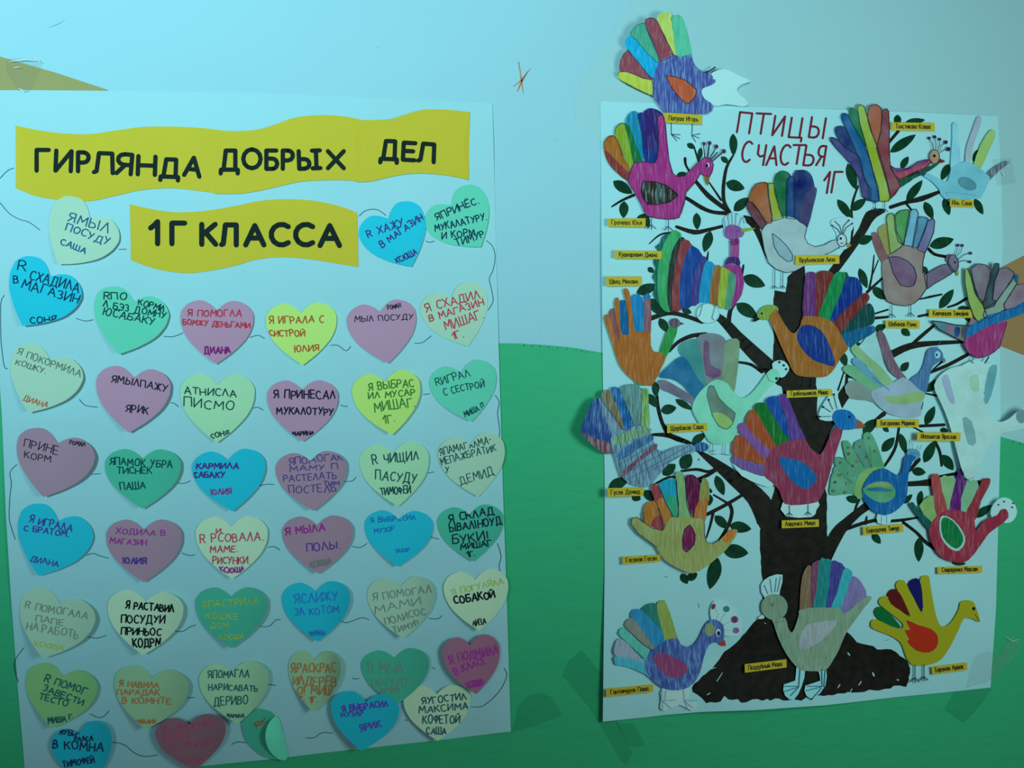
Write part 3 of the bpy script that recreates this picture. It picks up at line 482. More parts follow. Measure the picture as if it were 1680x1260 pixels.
BR = [[(1262, 850, 44), (1240, 815, 32), (1205, 785, 24), (1176, 762, 16), (1150, 743, 7), (1135, 729, 6), (1112, 720, 9), (1095, 714, 8), (1070, 713, 4)], [(1098, 713, 10), (1087, 695, 6), (1080, 670, 6), (1078, 648, 4)],
 [(1284, 622, 26), (1240, 582, 23), (1210, 552, 18), (1195, 535, 16), (1178, 520, 12), (1168, 522, 5)], [(1195, 535, 8), (1198, 510, 7), (1206, 498, 5)], [(1152, 528, 7), (1120, 517, 7), (1095, 514, 7), (1066, 523, 8)],
 [(1098, 576, 5), (1113, 561, 6), (1135, 551, 7), (1158, 548, 6)], [(1210, 594, 4), (1232, 598, 5), (1250, 610, 6)], [(1004, 339, 2.5), (1020, 329, 4), (1040, 320, 5)], [(1110, 318, 4), (1128, 326, 6), (1150, 340, 7), (1170, 348, 6), (1195, 350, 7)],
 [(1138, 293, 5), (1162, 321, 8), (1192, 344, 7)], [(1164, 300, 2.5), (1183, 328, 4)], [(1203, 255, 3), (1192, 275, 5), (1187, 306, 6), (1188, 331, 6), (1196, 348, 8)], [(1139, 242, 2.5), (1146, 264, 3.5)], [(1124, 260, 5), (1125, 270, 4), (1131, 281, 3)],
 [(1110, 372, 5), (1139, 381, 8), (1162, 377, 6), (1186, 371, 5)], [(1065, 400, 1.5), (1083, 385, 3), (1100, 382, 4)], [(1221, 358, 10), (1235, 365, 14), (1245, 385, 9), (1258, 423, 3)],
 [(1340, 480, 14), (1366, 447, 14), (1395, 408, 14), (1415, 378, 14), (1428, 354, 18), (1448, 346, 8)], [(1397, 393, 3), (1399, 372, 4), (1397, 347, 4), (1400, 328, 4), (1408, 305, 3)], [(1461, 340, 6), (1486, 332, 6), (1512, 326, 9), (1543, 314, 5)], [(1486, 333, 4), (1496, 345, 3)], [(1458, 234, 5), (1474, 215, 5)],
 [(1464, 581, 13), (1493, 568, 11), (1533, 563, 8), (1580, 561, 5)], [(1493, 568, 5), (1511, 552, 6), (1531, 535, 5)], [(1526, 611, 5), (1555, 599, 6), (1587, 582, 6)], [(1531, 606, 2), (1545, 594, 4)], [(1507, 519, 4), (1526, 515, 4)], [(1509, 491, 2), (1526, 487, 4), (1545, 483, 3)], [(1555, 504, 3), (1570, 499, 4), (1585, 490, 5)],
 [(1434, 515, 3), (1457, 508, 3)], [(1434, 522, 5), (1457, 520, 4)], [(1523, 408, 5), (1533, 417, 5), (1551, 421, 5)], [(1423, 479, 5), (1447, 457, 3.5)], [(1426, 474, 3.5), (1431, 450, 3), (1434, 419, 2)], [(1431, 452, 2), (1441, 427, 2)],
 [(1350, 925, 20), (1372, 878, 22), (1390, 857, 16), (1408, 841, 13), (1424, 829, 14)], [(1401, 847, 5), (1405, 830, 4), (1410, 820, 4)], [(1388, 868, 6), (1414, 859, 6), (1438, 853, 6)], [(1420, 859, 5), (1422, 848, 3)], [(1458, 855, 5), (1482, 853, 5), (1506, 849, 3)], [(1482, 857, 5), (1504, 874, 5), (1517, 888, 6), (1533, 899, 7)],
 [(1488, 794, 8), (1508, 793, 9), (1530, 791, 13)], [(1542, 781, 3), (1570, 777, 6)], [(1475, 700, 4), (1470, 731, 5), (1461, 750, 5), (1450, 766, 4)], [(1507, 754, 8), (1492, 773, 4)], [(1534, 724, 5), (1542, 742, 5), (1545, 764, 4)], [(1509, 699, 5), (1549, 697, 5)], [(1495, 699, 2.5), (1514, 709, 3)], [(1450, 679, 8), (1430, 694, 3)],
 [(1516, 645, 2), (1536, 649, 4)], [(1511, 671, 4), (1514, 660, 2)], [(1389, 617, 4), (1401, 621, 2)], [(1388, 640, 6), (1390, 610, 4)],
 [(1178, 767, 6), (1163, 774, 5), (1143, 770, 5), (1118, 773, 4)], [(1180, 768, 5), (1160, 780, 6), (1144, 786, 4)], [(1076, 793, 3), (1097, 783, 4), (1110, 783, 3)], [(1226, 807, 5), (1193, 827, 6), (1160, 844, 6)], [(1171, 812, 3), (1193, 825, 4)], [(1197, 827, 6), (1201, 840, 6), (1195, 862, 6), (1178, 890, 4)], [(1170, 842, 5), (1165, 863, 4), (1158, 885, 2)], [(1162, 413, 2), (1160, 426, 4)], [(1220, 435, 3), (1217, 450, 5)], [(1146, 786, 4), (1166, 806, 6)], [(1571, 561, 3), (1580, 561, 3)], [(1375, 640, 3), (1388, 600, 2)]]
for b in BR:
    q = []
    n = len(b); k = 3
    sp = smooth([(x, y) for x, y, w_ in b], False, k)
    ws = []
    for i in range(n-1): ws += [b[i][2]+(b[i+1][2]-b[i][2])*s/k for s in range(k)]
    ws.append(b[-1][2])
    ribbon('branch', [(ws, sp)], on2(.00045), BARK, post2, 8)
LV = [(1203, 219, 1203, 256, 13), (1183, 257, 1196, 268, 9), (1191, 300, 1222, 309, 18), (1204, 346, 1228, 324, 16), (1006, 297, 1038, 317, 17), (1024, 330, 1024, 358, 15), (1046, 368, 1062, 350, 17), (1057, 350, 1064, 374, 12), (1143, 349, 1144, 377, 13), (1127, 236, 1141, 243, 9), (1150, 242, 1147, 263, 8), (1110, 288, 1126, 283, 8), (1166, 379, 1156, 414, 16),
 (1219, 454, 1256, 468, 20), (1208, 498, 1243, 521, 20), (1044, 481, 1078, 467, 17), (1063, 439, 1073, 447, 9), (1082, 522, 1096, 546, 14), (1067, 490, 1089, 518, 20), (1119, 508, 1135, 513, 10), (1075, 626, 1077, 651, 12), (1063, 646, 1078, 669, 14), (1084, 674, 1110, 669, 16), (1108, 655, 1136, 672, 11), (1135, 727, 1158, 711, 13),
 (1118, 769, 1134, 745, 21), (1087, 779, 1109, 762, 17), (998, 801, 1032, 785, 18), (1175, 780, 1187, 813, 15), (1037, 812, 1051, 820, 14), (1058, 804, 1072, 823, 15), (1165, 811, 1164, 830, 11), (1173, 846, 1195, 867, 15), (1197, 862, 1233, 868, 18), (1186, 902, 1228, 908, 23), (1178, 915, 1165, 967, 22), (1118, 941, 1128, 958, 13), (1127, 951, 1144, 940, 13),
 (1391, 268, 1405, 311, 16), (1374, 327, 1398, 360, 14), (1396, 345, 1421, 326, 14), (1473, 188, 1472, 207, 12), (1485, 201, 1518, 196, 10), (1460, 250, 1503, 221, 15), (1478, 276, 1491, 257, 11), (1475, 304, 1509, 281, 10), (1487, 330, 1513, 295, 14), (1517, 331, 1531, 359, 14), (1557, 269, 1545, 296, 13), (1609, 245, 1596, 265, 12), (1549, 325, 1558, 353, 13), (1599, 326, 1613, 352, 12), (1525, 404, 1565, 392, 18), (1407, 398, 1432, 388, 15),
 (1513, 437, 1523, 449, 9), (1541, 506, 1564, 474, 15), (1410, 440, 1423, 473, 13), (1432, 471, 1453, 491, 15), (1435, 542, 1454, 534, 12), (1479, 540, 1493, 551, 12), (1571, 506, 1591, 505, 8), (1583, 520, 1594, 528, 7), (1478, 609, 1491, 594, 12), (1380, 577, 1388, 601, 13), (1406, 561, 1414, 574, 8), (1519, 643, 1543, 621, 13), (1518, 697, 1533, 666, 14), (1416, 711, 1438, 688, 17), (1447, 741, 1467, 717, 15), (1477, 711, 1487, 744, 12), (1516, 759, 1534, 723, 16), (1546, 746, 1565, 771, 16), (1542, 705, 1556, 707, 9), (1449, 700, 1458, 709, 8),
 (1388, 816, 1411, 823, 12), (1496, 772, 1519, 776, 14), (1482, 826, 1497, 811, 9), (1512, 805, 1506, 829, 10), (1601, 789, 1612, 799, 11), (1599, 849, 1627, 828, 13), (1431, 875, 1445, 892, 12), (1508, 882, 1508, 922, 15), (1561, 923, 1585, 925, 8)]
for x0, y0, x1, y1, wd in LV:
    dx, dy = x1-x0, y1-y0; l = math.hypot(dx, dy); nx, ny = -dy/l, dx/l
    pr = [(0, 0), (.14, .33), (.35, .5), (.6, .48), (.85, .27), (1, 0), (.85, -.25), (.6, -.47), (.35, -.5), (.14, -.3)]
    wob = random.uniform(-.06, .06)
    sheet('leaf', smooth([(x0+dx*a+nx*wd*(b+wob*a), y0+dy*a+ny*wd*(b+wob*a)) for a, b in pr], True, 2, (0, 5)), on2(.00055), LEAF, post2, 0)
# small white flecks in the root paint, stray marks
ribbon('brush_fleck', [(w_, [(x, y), (x+a, y+b)]) for w_, x, y, a, b in ((2, 1391, 1071, 3, 4), (2.5, 1432, 1104, 2, 5), (1.6, 1375, 1128, 3, -5), (1.6, 1409, 1124, 4, -6), (1.2, 1176, 1118, 9, -14), (1.2, 1160, 1100, 14, -5), (1.4, 1160, 1140, 5, -3), (1.3, 1395, 1135, 3, -5), (2, 1472, 1115, 2, 1), (1.6, 1255, 1022, 1, 1))], on2(.0007), mat(WHITE2), post2, 4)
ribbon('pencil_mark', [(1.1, [(1091, 946), (1095, 947)]), (.8, [(1146, 990), (1147, 998)]), (.8, [(1061, 1110), (1064, 1106)]), (.8, [(1453, 1051), (1459, 1049)]), (2.4, [(1146, 753), (1147, 755)])], on2(.0005), ink((60, 90, 95), 1100, 950), post2, 4)
# red brush title
RED = mat(alb((98, 36, 50), 1270, 230), 'ink')
for g, x0, y0, x1, y1, h in [('П', 1209, 217, 1229, 219, 33), ('Т', 1236, 219, 1260, 220, 33), ('И', 1267, 222, 1283, 223, 32), ('Ц', 1294, 225, 1315, 226, 32), ('Ы', 1327, 225, 1351, 227, 33),
    ('С', 1215, 266, 1230, 266, 34), ('Ч', 1240, 271, 1252, 271, 33), ('А', 1257, 271, 1274, 271, 31), ('С', 1278, 270, 1293, 271, 33), ('Т', 1297, 269, 1317, 269, 31), ('Ь', 1318, 271, 1334, 272, 32), ('Я', 1339, 271, 1351, 272, 32), ('1', 1349, 317, 1357, 317, 35), ('Г', 1364, 316, 1377, 316, 34)]:
    wd, st_ = G[g]; sl = .16
    ribbon('letter', [(3.6, [(x0+(x1-x0)*a/wd+sl*b*h, y0+(y1-y0)*a/wd-b*h) for a, b in pl]) for pl in st_], on2(.0004), RED, post2, 6)

# ---------------- bird cut-outs ----------------
OUTL = (28, 45, 60)
def bird(label, crop, lay, backing, parts, lines=(), lift=None, kind='crayon', ang=0):
    """parts: (name, rgb, outline[, kind, ang, label]); lines: (rgb, px, pts) all in crop coordinates"""
    base = 0.0010+lay*.0012
    lf = lift or (lambda x, y: 0)
    hf = lambda d: (lambda x, y: hP2(x, y)+base+lf(x, y)+d)
    allp = [cv(crop, p[2]) for p in parts]+([cv(crop, backing)] if backing else [])
    xs = [x for p in allp for x, y in p]; ys = [y for p in allp for x, y in p]
    e = bpy.data.objects.new('hand_bird', None); COL.objects.link(e); e.empty_display_size = .02
    e.location = P(sum(xs)/len(xs), max(ys), .003); WL[e.name] = e.location.copy()
    tag(e, label, 'paper bird', 'hand-shaped paper birds on the tree poster')
    d = 0
    if backing:
        sheet('paper_backing', smooth(cv(crop, backing), True, 2), hf(0), mat(WHITE2), e, .0003, 16); d = .00015
    for i, p in enumerate(parts):
        nm, col, pts = p[:3]; kd = p[3] if len(p) > 3 and p[3] else kind; an = p[4] if len(p) > 4 and p[4] is not None else ang
        q = cv(crop, pts); cx = sum(x for x, y in q)/len(q); cy = sum(y for x, y in q)/len(q)
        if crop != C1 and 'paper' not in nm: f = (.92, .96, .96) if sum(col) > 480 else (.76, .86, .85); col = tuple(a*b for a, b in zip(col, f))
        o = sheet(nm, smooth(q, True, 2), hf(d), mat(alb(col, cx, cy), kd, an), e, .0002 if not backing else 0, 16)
        if len(p) > 5: o['label'] = p[5]
        d += .00009
    d += .0001
    cols = {}
    for ln in lines: cols.setdefault((ln[0], ln[3] if len(ln) > 3 else 'outline'), []).append((ln[1], cv(crop, ln[2])))
    for (c_, nm), ls in cols.items():
        cx = sum(q[0][0] for _, q in ls)/len(ls); cy = sum(q[0][1] for _, q in ls)/len(ls)
        for l_ in ([[q] for q in ls] if nm == 'outline' else [ls]): ribbon(nm, l_, hf(d), mat(alb(c_, cx, cy), 'ink'), e, 6)
    return e
def E_(cx, cy, rx, ry=None, rot=0): return ell(cx, cy, rx, ry or rx, rot, 12)
def outl(p, col=OUTL, wd=.9, idx=None, close=True): return (col, wd, (list(p)+[p[0]]) if close else list(p))
def foot(x, y0, y1, t, col=TEAL, wd=1.2):
    return [(col, wd, [(x, y0), (x, y1)], 'leg')]+[(col, wd, [(x, y1-4), (x+a, y1+b)], 'leg') for a, b in ((-t, t*.8), (0, t), (t, t*.8))]

C1 = (980, 0, 6); C2 = (980, 160, 5.48); C3 = (1340, 150, 4.94); C4 = (980, 340, 6); C5 = (1200, 260, 5.73); C6 = (980, 460, 4.5)
C7 = (1180, 420, 5.25); C8 = (1400, 330, 4.5); C9 = (1360, 520, 5.25); C10 = (940, 620, 6); C11 = (1180, 620, 4.846); C12 = (1360, 690, 4.847)
C13 = (980, 760, 6); C14 = (980, 940, 5.04); C15 = (1220, 900, 4.846); C16 = (1400, 900, 4.846)

b_ = [(1168, 700), (1250, 680), (1340, 715), (1430, 760), (1505, 800), (1420, 830), (1375, 880), (1400, 930), (1470, 990), (1475, 1040), (1400, 1045), (1270, 1025), (1180, 1045), (1130, 1030), (1050, 1000), (1000, 920), (1020, 800), (1110, 730)]
f1 = [[(200, 740), (215, 705), (290, 705), (400, 745), (540, 790), (560, 930), (520, 935), (400, 880), (270, 810), (215, 775)], [(220, 690), (225, 600), (260, 530), (300, 495), (330, 530), (420, 630), (520, 760), (530, 785), (450, 770), (340, 720), (260, 700)],
 [(275, 410), (290, 370), (330, 355), (370, 380), (450, 470), (540, 570), (620, 620), (600, 700), (560, 770), (520, 750), (420, 640), (330, 520), (285, 460)], [(325, 345), (340, 300), (390, 245), (450, 225), (475, 240), (490, 300), (540, 420), (620, 600), (590, 615), (480, 510), (390, 400)],
 [(470, 235), (475, 195), (510, 175), (560, 180), (595, 215), (650, 340), (740, 510), (745, 550), (640, 600), (610, 590), (560, 440), (500, 310)], [(590, 180), (610, 135), (680, 120), (740, 150), (735, 260), (770, 430), (790, 540), (740, 520), (670, 360), (600, 230)],
 [(735, 220), (745, 155), (800, 145), (840, 175), (870, 260), (905, 400), (925, 530), (900, 560), (800, 560), (770, 500), (750, 350)]]
bird('blue-violet hand bird without a head, seven coloured feathers, above the poster top edge', C1, 1, None,
 [('feather', (163, 205, 78), f1[0]), ('feather', (125, 75, 90), f1[1]), ('feather', (18, 170, 222), f1[2]), ('feather', (62, 168, 142), f1[3]), ('feather', (125, 72, 88), f1[4]), ('feather', (160, 210, 105), f1[5]), ('feather', (75, 192, 158), f1[6]),
  ('torn_paper', (150, 235, 250), b_, 'paper', 0, 'white ragged paper where the head was'),
  ('body', (66, 92, 168), [(600, 620), (640, 590), (740, 540), (820, 560), (920, 535), (945, 610), (1000, 680), (1060, 710), (1110, 705), (1130, 745), (1168, 800), (1120, 840), (1040, 870), (1030, 920), (1060, 975), (1145, 1040), (1080, 1120), (900, 1115), (740, 1105), (650, 1100), (580, 990), (545, 930), (550, 800), (555, 750)], 'pencil', .8),
  ('wing', (165, 92, 60), [(675, 745), (760, 755), (860, 785), (930, 840), (980, 890), (960, 960), (900, 1020), (860, 1010), (790, 940), (730, 860)], 'crayon', -.7)],
 [outl(f1[0][:9], (60, 95, 110), .9, None, False), outl(f1[1], (70, 50, 80), .8), outl(f1[3], (30, 110, 110), .7), outl(f1[4], (60, 45, 70), .9), outl([(675, 745), (760, 755), (860, 785), (930, 840), (980, 890), (960, 960), (900, 1020), (860, 1010), (790, 940), (730, 860)], (35, 30, 70), 1.2), ((30, 45, 60), 2.4, [(1060, 712), (1110, 695), (1160, 662)], 'beak'), ((60, 100, 120), .8, [(735, 210), (725, 190), (745, 150)])],
 lift=lambda x, y: .002+.006*sm((150-y)/120))
ribbon('bird_legs', [(1.3, cv(C2, q)) for q in ([(665, 225), (665, 330)], [(665, 330), (745, 335)], [(665, 330), (715, 390)], [(665, 330), (740, 370)], [(855, 235), (850, 345)], [(850, 340), (925, 325)], [(850, 345), (885, 400)], [(850, 340), (915, 365)])], on2(.0006), ink((45, 85, 95), 1120, 200), post2, 5)['label'] = 'drawn thin legs of the bird above'

B = [(540, 170), (580, 155), (610, 200), (625, 380), (645, 560), (680, 680), (720, 710), (780, 705), (850, 640), (920, 570), (970, 535), (1020, 550), (1045, 600), (1035, 660), (1010, 710), (960, 700), (930, 680), (880, 760), (800, 850), (780, 960), (735, 1080), (640, 1095), (540, 1085), (440, 1060), (400, 970), (340, 860), (275, 760), (300, 660), (330, 590), (410, 575), (520, 590), (550, 480), (550, 300)]
w_ = [(400, 790), (415, 755), (520, 755), (620, 790), (690, 840), (725, 880), (650, 940), (540, 960), (450, 960), (410, 900), (395, 840)]
fe = [[(60, 460), (60, 400), (100, 350), (150, 340), (185, 390), (230, 520), (320, 690), (280, 750), (180, 680), (100, 590), (65, 500)], [(155, 330), (165, 270), (210, 230), (250, 235), (265, 300), (300, 440), (325, 590), (300, 640), (240, 520), (190, 400)]]
bird('magenta peacock hand bird with rainbow tail and dark wing, left below the title', C2, 1, None,
 [('feather', (188, 118, 38), fe[0]), ('feather', (150, 62, 58), [(65, 480), (110, 500), (180, 580), (280, 670), (310, 710), (275, 750), (180, 680), (100, 590)]), ('feather', (152, 192, 55), fe[1]), ('feather', (25, 160, 208), [(250, 220), (280, 150), (330, 120), (370, 140), (360, 200), (390, 330), (415, 570), (395, 580), (340, 420), (270, 270)]),
  ('feather', (22, 130, 72), [(245, 230), (290, 260), (340, 400), (405, 570), (370, 590), (325, 590), (295, 440), (265, 310)]), ('feather', (30, 62, 155), [(360, 150), (420, 135), (450, 110), (540, 120), (555, 200), (545, 430), (545, 530), (510, 595), (430, 580), (410, 480), (395, 330)]),
  ('feather', (58, 42, 132), [(410, 150), (440, 110), (480, 95), (540, 110), (590, 150), (545, 190), (535, 330), (540, 440), (470, 470), (430, 450), (420, 300)]), ('beak', (150, 110, 60), [(955, 690), (1010, 700), (990, 795)], 'paper'), ('body', (182, 58, 152), B, 'crayon', 1.2), ('wing', (58, 50, 42), w_, 'pencil', 1.4), ('eye', (225, 235, 245), E_(993, 608, 15, 20), 'paper'), ('pupil', (20, 20, 50), E_(986, 612, 12, 17), 'paper'),
  ('crest_knob', (90, 50, 75), E_(960, 414, 15), 'ink'), ('crest_knob', (90, 50, 75), E_(1010, 408, 17), 'ink'), ('crest_knob', (90, 50, 75), E_(1070, 440, 18), 'ink'), ('crest_knob', (90, 50, 75), E_(1138, 482, 19), 'ink')],
 [outl(B), outl(w_, (25, 25, 30), 1.2), outl(fe[0][:6], OUTL, .8, None, False), outl(fe[1][:5], OUTL, .8, None, False)] + [((45, 60, 75), wd, q, 'crest') for wd, q in ((1.6, [(965, 540), (955, 430)]), (2.6, [(990, 535), (1005, 420)]), (1.6, [(1010, 540), (1062, 455)]), (1.5, [(1020, 550), (1080, 490)]), (2.2, [(1032, 570), (1128, 490)]))] + foot(485, 1070, 1145, 40)+foot(637, 1090, 1160, 40))

V = [[(108, 390), (120, 370), (165, 385), (240, 460), (340, 520), (370, 590), (380, 700), (440, 790), (440, 890), (370, 850), (340, 700), (270, 580), (160, 460)], [(145, 310), (170, 280), (240, 290), (290, 380), (350, 510), (320, 520), (230, 450), (165, 370)],
 [(198, 210), (220, 175), (255, 190), (300, 280), (380, 420), (440, 570), (470, 700), (510, 890), (430, 885), (420, 780), (370, 640), (330, 510), (270, 370)], [(262, 150), (285, 128), (330, 160), (370, 270), (410, 430), (385, 430), (320, 310), (270, 220)],
 [(330, 130), (350, 105), (385, 120), (410, 200), (450, 340), (510, 500), (560, 680), (600, 850), (580, 890), (510, 890), (500, 780), (450, 620), (400, 430), (350, 260)], [(413, 170), (430, 120), (480, 102), (520, 130), (530, 180), (520, 330), (490, 440), (440, 320), (415, 230)],
 [(530, 160), (560, 138), (585, 160), (590, 300), (590, 480), (600, 620), (660, 720), (680, 770), (600, 870), (570, 740), (520, 580), (485, 460), (520, 320), (535, 220)]]
nk = [(600, 600), (640, 625), (740, 620), (820, 570), (900, 550), (935, 570), (880, 620), (780, 660), (690, 710), (640, 690)]
bird('peacock with long rainbow finger feathers and round brown head, right of the title', C3, 1, None,
 [('neck', (15, 98, 66), [(640, 700), (760, 690), (880, 620), (930, 600), (1000, 575), (920, 640), (760, 720), (680, 778)], 'crayon', 0, 'green underside of the neck'), ('neck', (188, 82, 100), nk, 'crayon', 1, 'pink neck'), ('neck_stripe', (118, 40, 120), [(600, 600), (640, 625), (740, 620), (820, 570), (900, 550), (885, 585), (800, 610), (720, 645), (640, 660)])] +
 [('feather', c_, V[i]) for i, c_ in ((0, (62, 42, 132)), (1, (16, 36, 118)), (2, (12, 98, 165)), (3, (12, 122, 72)), (4, (166, 196, 52)), (5, (186, 86, 36)), (6, (146, 42, 56)))] +
 [('beak', (120, 40, 50), [(988, 543), (1043, 567), (988, 580)], 'paper'), ('head', (192, 152, 112), E_(955, 530, 42, 58)), ('eye', (25, 20, 25), E_(953, 522, 12), 'paper')] + [('crest_knob', (50, 32, 72), E_(x, y, r), 'ink') for x, y, r in ((912, 378, 12), (957, 368, 13), (997, 387, 12), (1047, 411, 15), (1067, 467, 17))],
 [outl(V[0]), outl(V[2], OUTL, .7), outl(V[4]), outl(V[5]), outl(V[6]), outl(nk, (70, 30, 80), .8), outl(E_(955, 530, 42, 58))] + [((40, 50, 70), 1, q, 'crest') for q in ([(945, 475), (935, 420), (912, 380)], [(962, 475), (965, 420), (957, 370)], [(980, 475), (995, 430), (997, 388)], [(992, 480), (1010, 440), (1047, 411)], [(1000, 495), (1030, 475), (1067, 467)])] + foot(475, 888, 945, 22, TEAL, 1.1)+foot(552, 888, 955, 24, TEAL, 1.1), kind='water')

bird('pale blue watercolour hand bird with spread thin fingers, top right corner', C3, 2, None,
 [('finger', (122, 200, 218), [(1100, 262), (1142, 262), (1150, 400), (1165, 580), (1090, 660), (1090, 500), (1100, 380)]), ('finger', (148, 175, 190), [(1205, 580), (1215, 450), (1270, 290), (1300, 210), (1335, 205), (1320, 300), (1270, 430), (1240, 590)]), ('finger', (165, 205, 105), [(1270, 600), (1330, 430), (1400, 320), (1440, 315), (1445, 370), (1400, 470), (1330, 620)]), ('finger', (110, 125, 135), [(1370, 680), (1440, 610), (1540, 565), (1560, 580), (1480, 640), (1395, 725)], 'pencil'),
  ('body', (103, 188, 206), [(870, 690), (900, 660), (980, 700), (1060, 730), (1085, 640), (1130, 590), (1200, 570), (1290, 600), (1400, 690), (1390, 740), (1330, 860), (1250, 870), (1040, 870), (990, 790), (920, 720)]), ('wing', (85, 155, 175), E_(1220, 748, 78, 45, 25)), ('eye', (40, 80, 100), [(830, 645), (880, 650), (875, 680), (835, 678)], 'ink')],
 [outl(E_(1220, 748, 78, 45, 25), (60, 110, 130), .8), ((80, 145, 160), .8, [(1060, 850), (1050, 815), (1200, 830), (1290, 845)])], kind='water')

sr = [((62, 182, 112), [(740, 230), (800, 240), (830, 290), (750, 420), (715, 600), (700, 800), (700, 950), (725, 1030), (650, 1010), (600, 900), (590, 700), (610, 500), (660, 350)]), ((48, 58, 58), [(830, 290), (870, 330), (810, 430), (775, 600), (755, 800), (755, 940), (750, 1025), (710, 1015), (685, 850), (700, 650), (730, 450), (790, 330)]),
 ((148, 68, 72), [(850, 310), (935, 375), (880, 480), (840, 620), (820, 800), (835, 1000), (740, 1020), (735, 850), (755, 650), (790, 450)]), ((28, 78, 168), [(935, 375), (1040, 480), (970, 620), (940, 800), (930, 970), (830, 1000), (805, 850), (830, 620), (870, 480)]),
 ((70, 68, 152), [(1040, 480), (1080, 530), (1045, 640), (1020, 780), (1010, 935), (920, 968), (925, 800), (955, 640)]), ((28, 162, 218), [(1075, 525), (1165, 575), (1135, 700), (1118, 850), (1115, 940), (1030, 935), (1000, 935), (1010, 780), (1035, 640)]),
 ((165, 112, 58), [(1160, 575), (1228, 590), (1215, 750), (1195, 965), (1110, 940), (1112, 800), (1130, 680)]), ((162, 196, 62), [(1222, 590), (1302, 625), (1292, 780), (1265, 988), (1188, 965), (1198, 800), (1212, 680)]), ((88, 168, 138), [(1298, 622), (1372, 670), (1362, 780), (1335, 900), (1315, 1002), (1255, 988), (1280, 800)])]
bird('striped peacock with upright pink neck, rainbow bands across body, left of trunk', C4, 1, None,
 [('tail_fringe', (28, 112, 104), [(720, 250), (640, 290), (620, 350), (570, 390), (600, 440), (550, 540), (575, 600), (540, 690), (570, 740), (550, 860), (620, 980), (700, 1030), (640, 700), (700, 400), (800, 250)]), ('foot_paper', (140, 218, 225), E_(1090, 1045, 115, 98), 'paper'), ('crest', (140, 215, 225), [(1240, 190), (1250, 100), (1340, 45), (1430, 80), (1465, 150), (1445, 230), (1300, 250)], 'paper')] + [('stripe', c_, q) for c_, q in sr] +
 [('breast', (162, 62, 148), [(1240, 580), (1300, 555), (1395, 560), (1425, 640), (1445, 740), (1420, 860), (1370, 940), (1310, 1000), (1340, 880), (1362, 760), (1360, 670), (1300, 622)]), ('neck', (170, 84, 152), [(1310, 480), (1318, 300), (1392, 290), (1395, 500), (1400, 580), (1300, 565), (1250, 575), (1290, 520)]), ('neck_band', (60, 44, 125), [(1290, 492), (1395, 500), (1400, 582), (1330, 545), (1255, 570)]), ('neck_band', (132, 45, 132), [(1315, 318), (1392, 308), (1392, 370), (1314, 372)]), ('head', (152, 94, 172), [(1252, 240), (1270, 190), (1330, 170), (1400, 190), (1445, 240), (1430, 285), (1390, 300), (1320, 315), (1270, 295)]), ('beak', (150, 182, 62), [(1420, 212), (1560, 205), (1445, 242)], 'paper')],
 [((60, 95, 115), .8, q, 'crest_line') for q in ([(1300, 180), (1285, 80), (1300, 70)], [(1330, 170), (1325, 60)], [(1360, 170), (1365, 60), (1385, 70)], [(1395, 180), (1420, 100), (1445, 100)], [(1260, 190), (1250, 120)], [(1440, 110), (1445, 160)])] + [((50, 90, 110), .8, [(1370, 225), (1410, 245)], 'eye_mark'), ((50, 90, 110), .8, [(1375, 240), (1405, 228)], 'eye_mark'), ((55, 100, 115), .9, [(1040, 940), (1015, 1050)], 'leg'), ((55, 100, 115), .9, [(1015, 1050), (1000, 1075)], 'leg'), ((55, 100, 115), .9, [(1165, 960), (1130, 1090)], 'leg'), ((55, 100, 115), .9, [(1130, 1090), (1150, 1110)], 'leg'), ((110, 170, 180), .6, E_(1090, 1045, 115, 98)+[(1205, 1045)])])

B = [(300, 650), (390, 590), (490, 545), (590, 560), (640, 600), (710, 650), (690, 740), (720, 800), (790, 830), (880, 810), (950, 770), (1010, 765), (1020, 830), (960, 870), (880, 905), (800, 950), (680, 1010), (590, 1060), (520, 1075), (420, 1040), (350, 980), (310, 860), (290, 740)]
w_ = [(385, 705), (450, 750), (520, 820), (575, 900), (575, 960), (530, 970), (450, 910), (400, 820)]
f6 = [((118, 32, 48), [(150, 405), (200, 410), (260, 490), (330, 610), (290, 670), (200, 560), (145, 460)]), ((186, 98, 32), [(160, 400), (180, 310), (230, 240), (300, 222), (345, 235), (355, 370), (385, 540), (375, 610), (330, 600), (250, 480), (190, 410)]), ((170, 190, 42), [(340, 240), (400, 230), (420, 340), (450, 470), (490, 560), (390, 590), (370, 480), (350, 350)]),
 ((12, 118, 62), [(400, 220), (420, 150), (480, 115), (530, 130), (560, 165), (530, 210), (525, 400), (525, 560), (480, 550), (440, 430), (410, 320)]), ((12, 78, 145), [(520, 200), (560, 170), (600, 180), (600, 400), (600, 570), (515, 560)]), ((12, 28, 115), [(580, 150), (640, 108), (710, 115), (760, 170), (785, 270), (800, 300), (760, 480), (710, 640), (590, 590), (580, 450)]), ((58, 22, 108), [(740, 280), (785, 270), (805, 300), (770, 450), (715, 650), (640, 600), (650, 460), (700, 350)])]
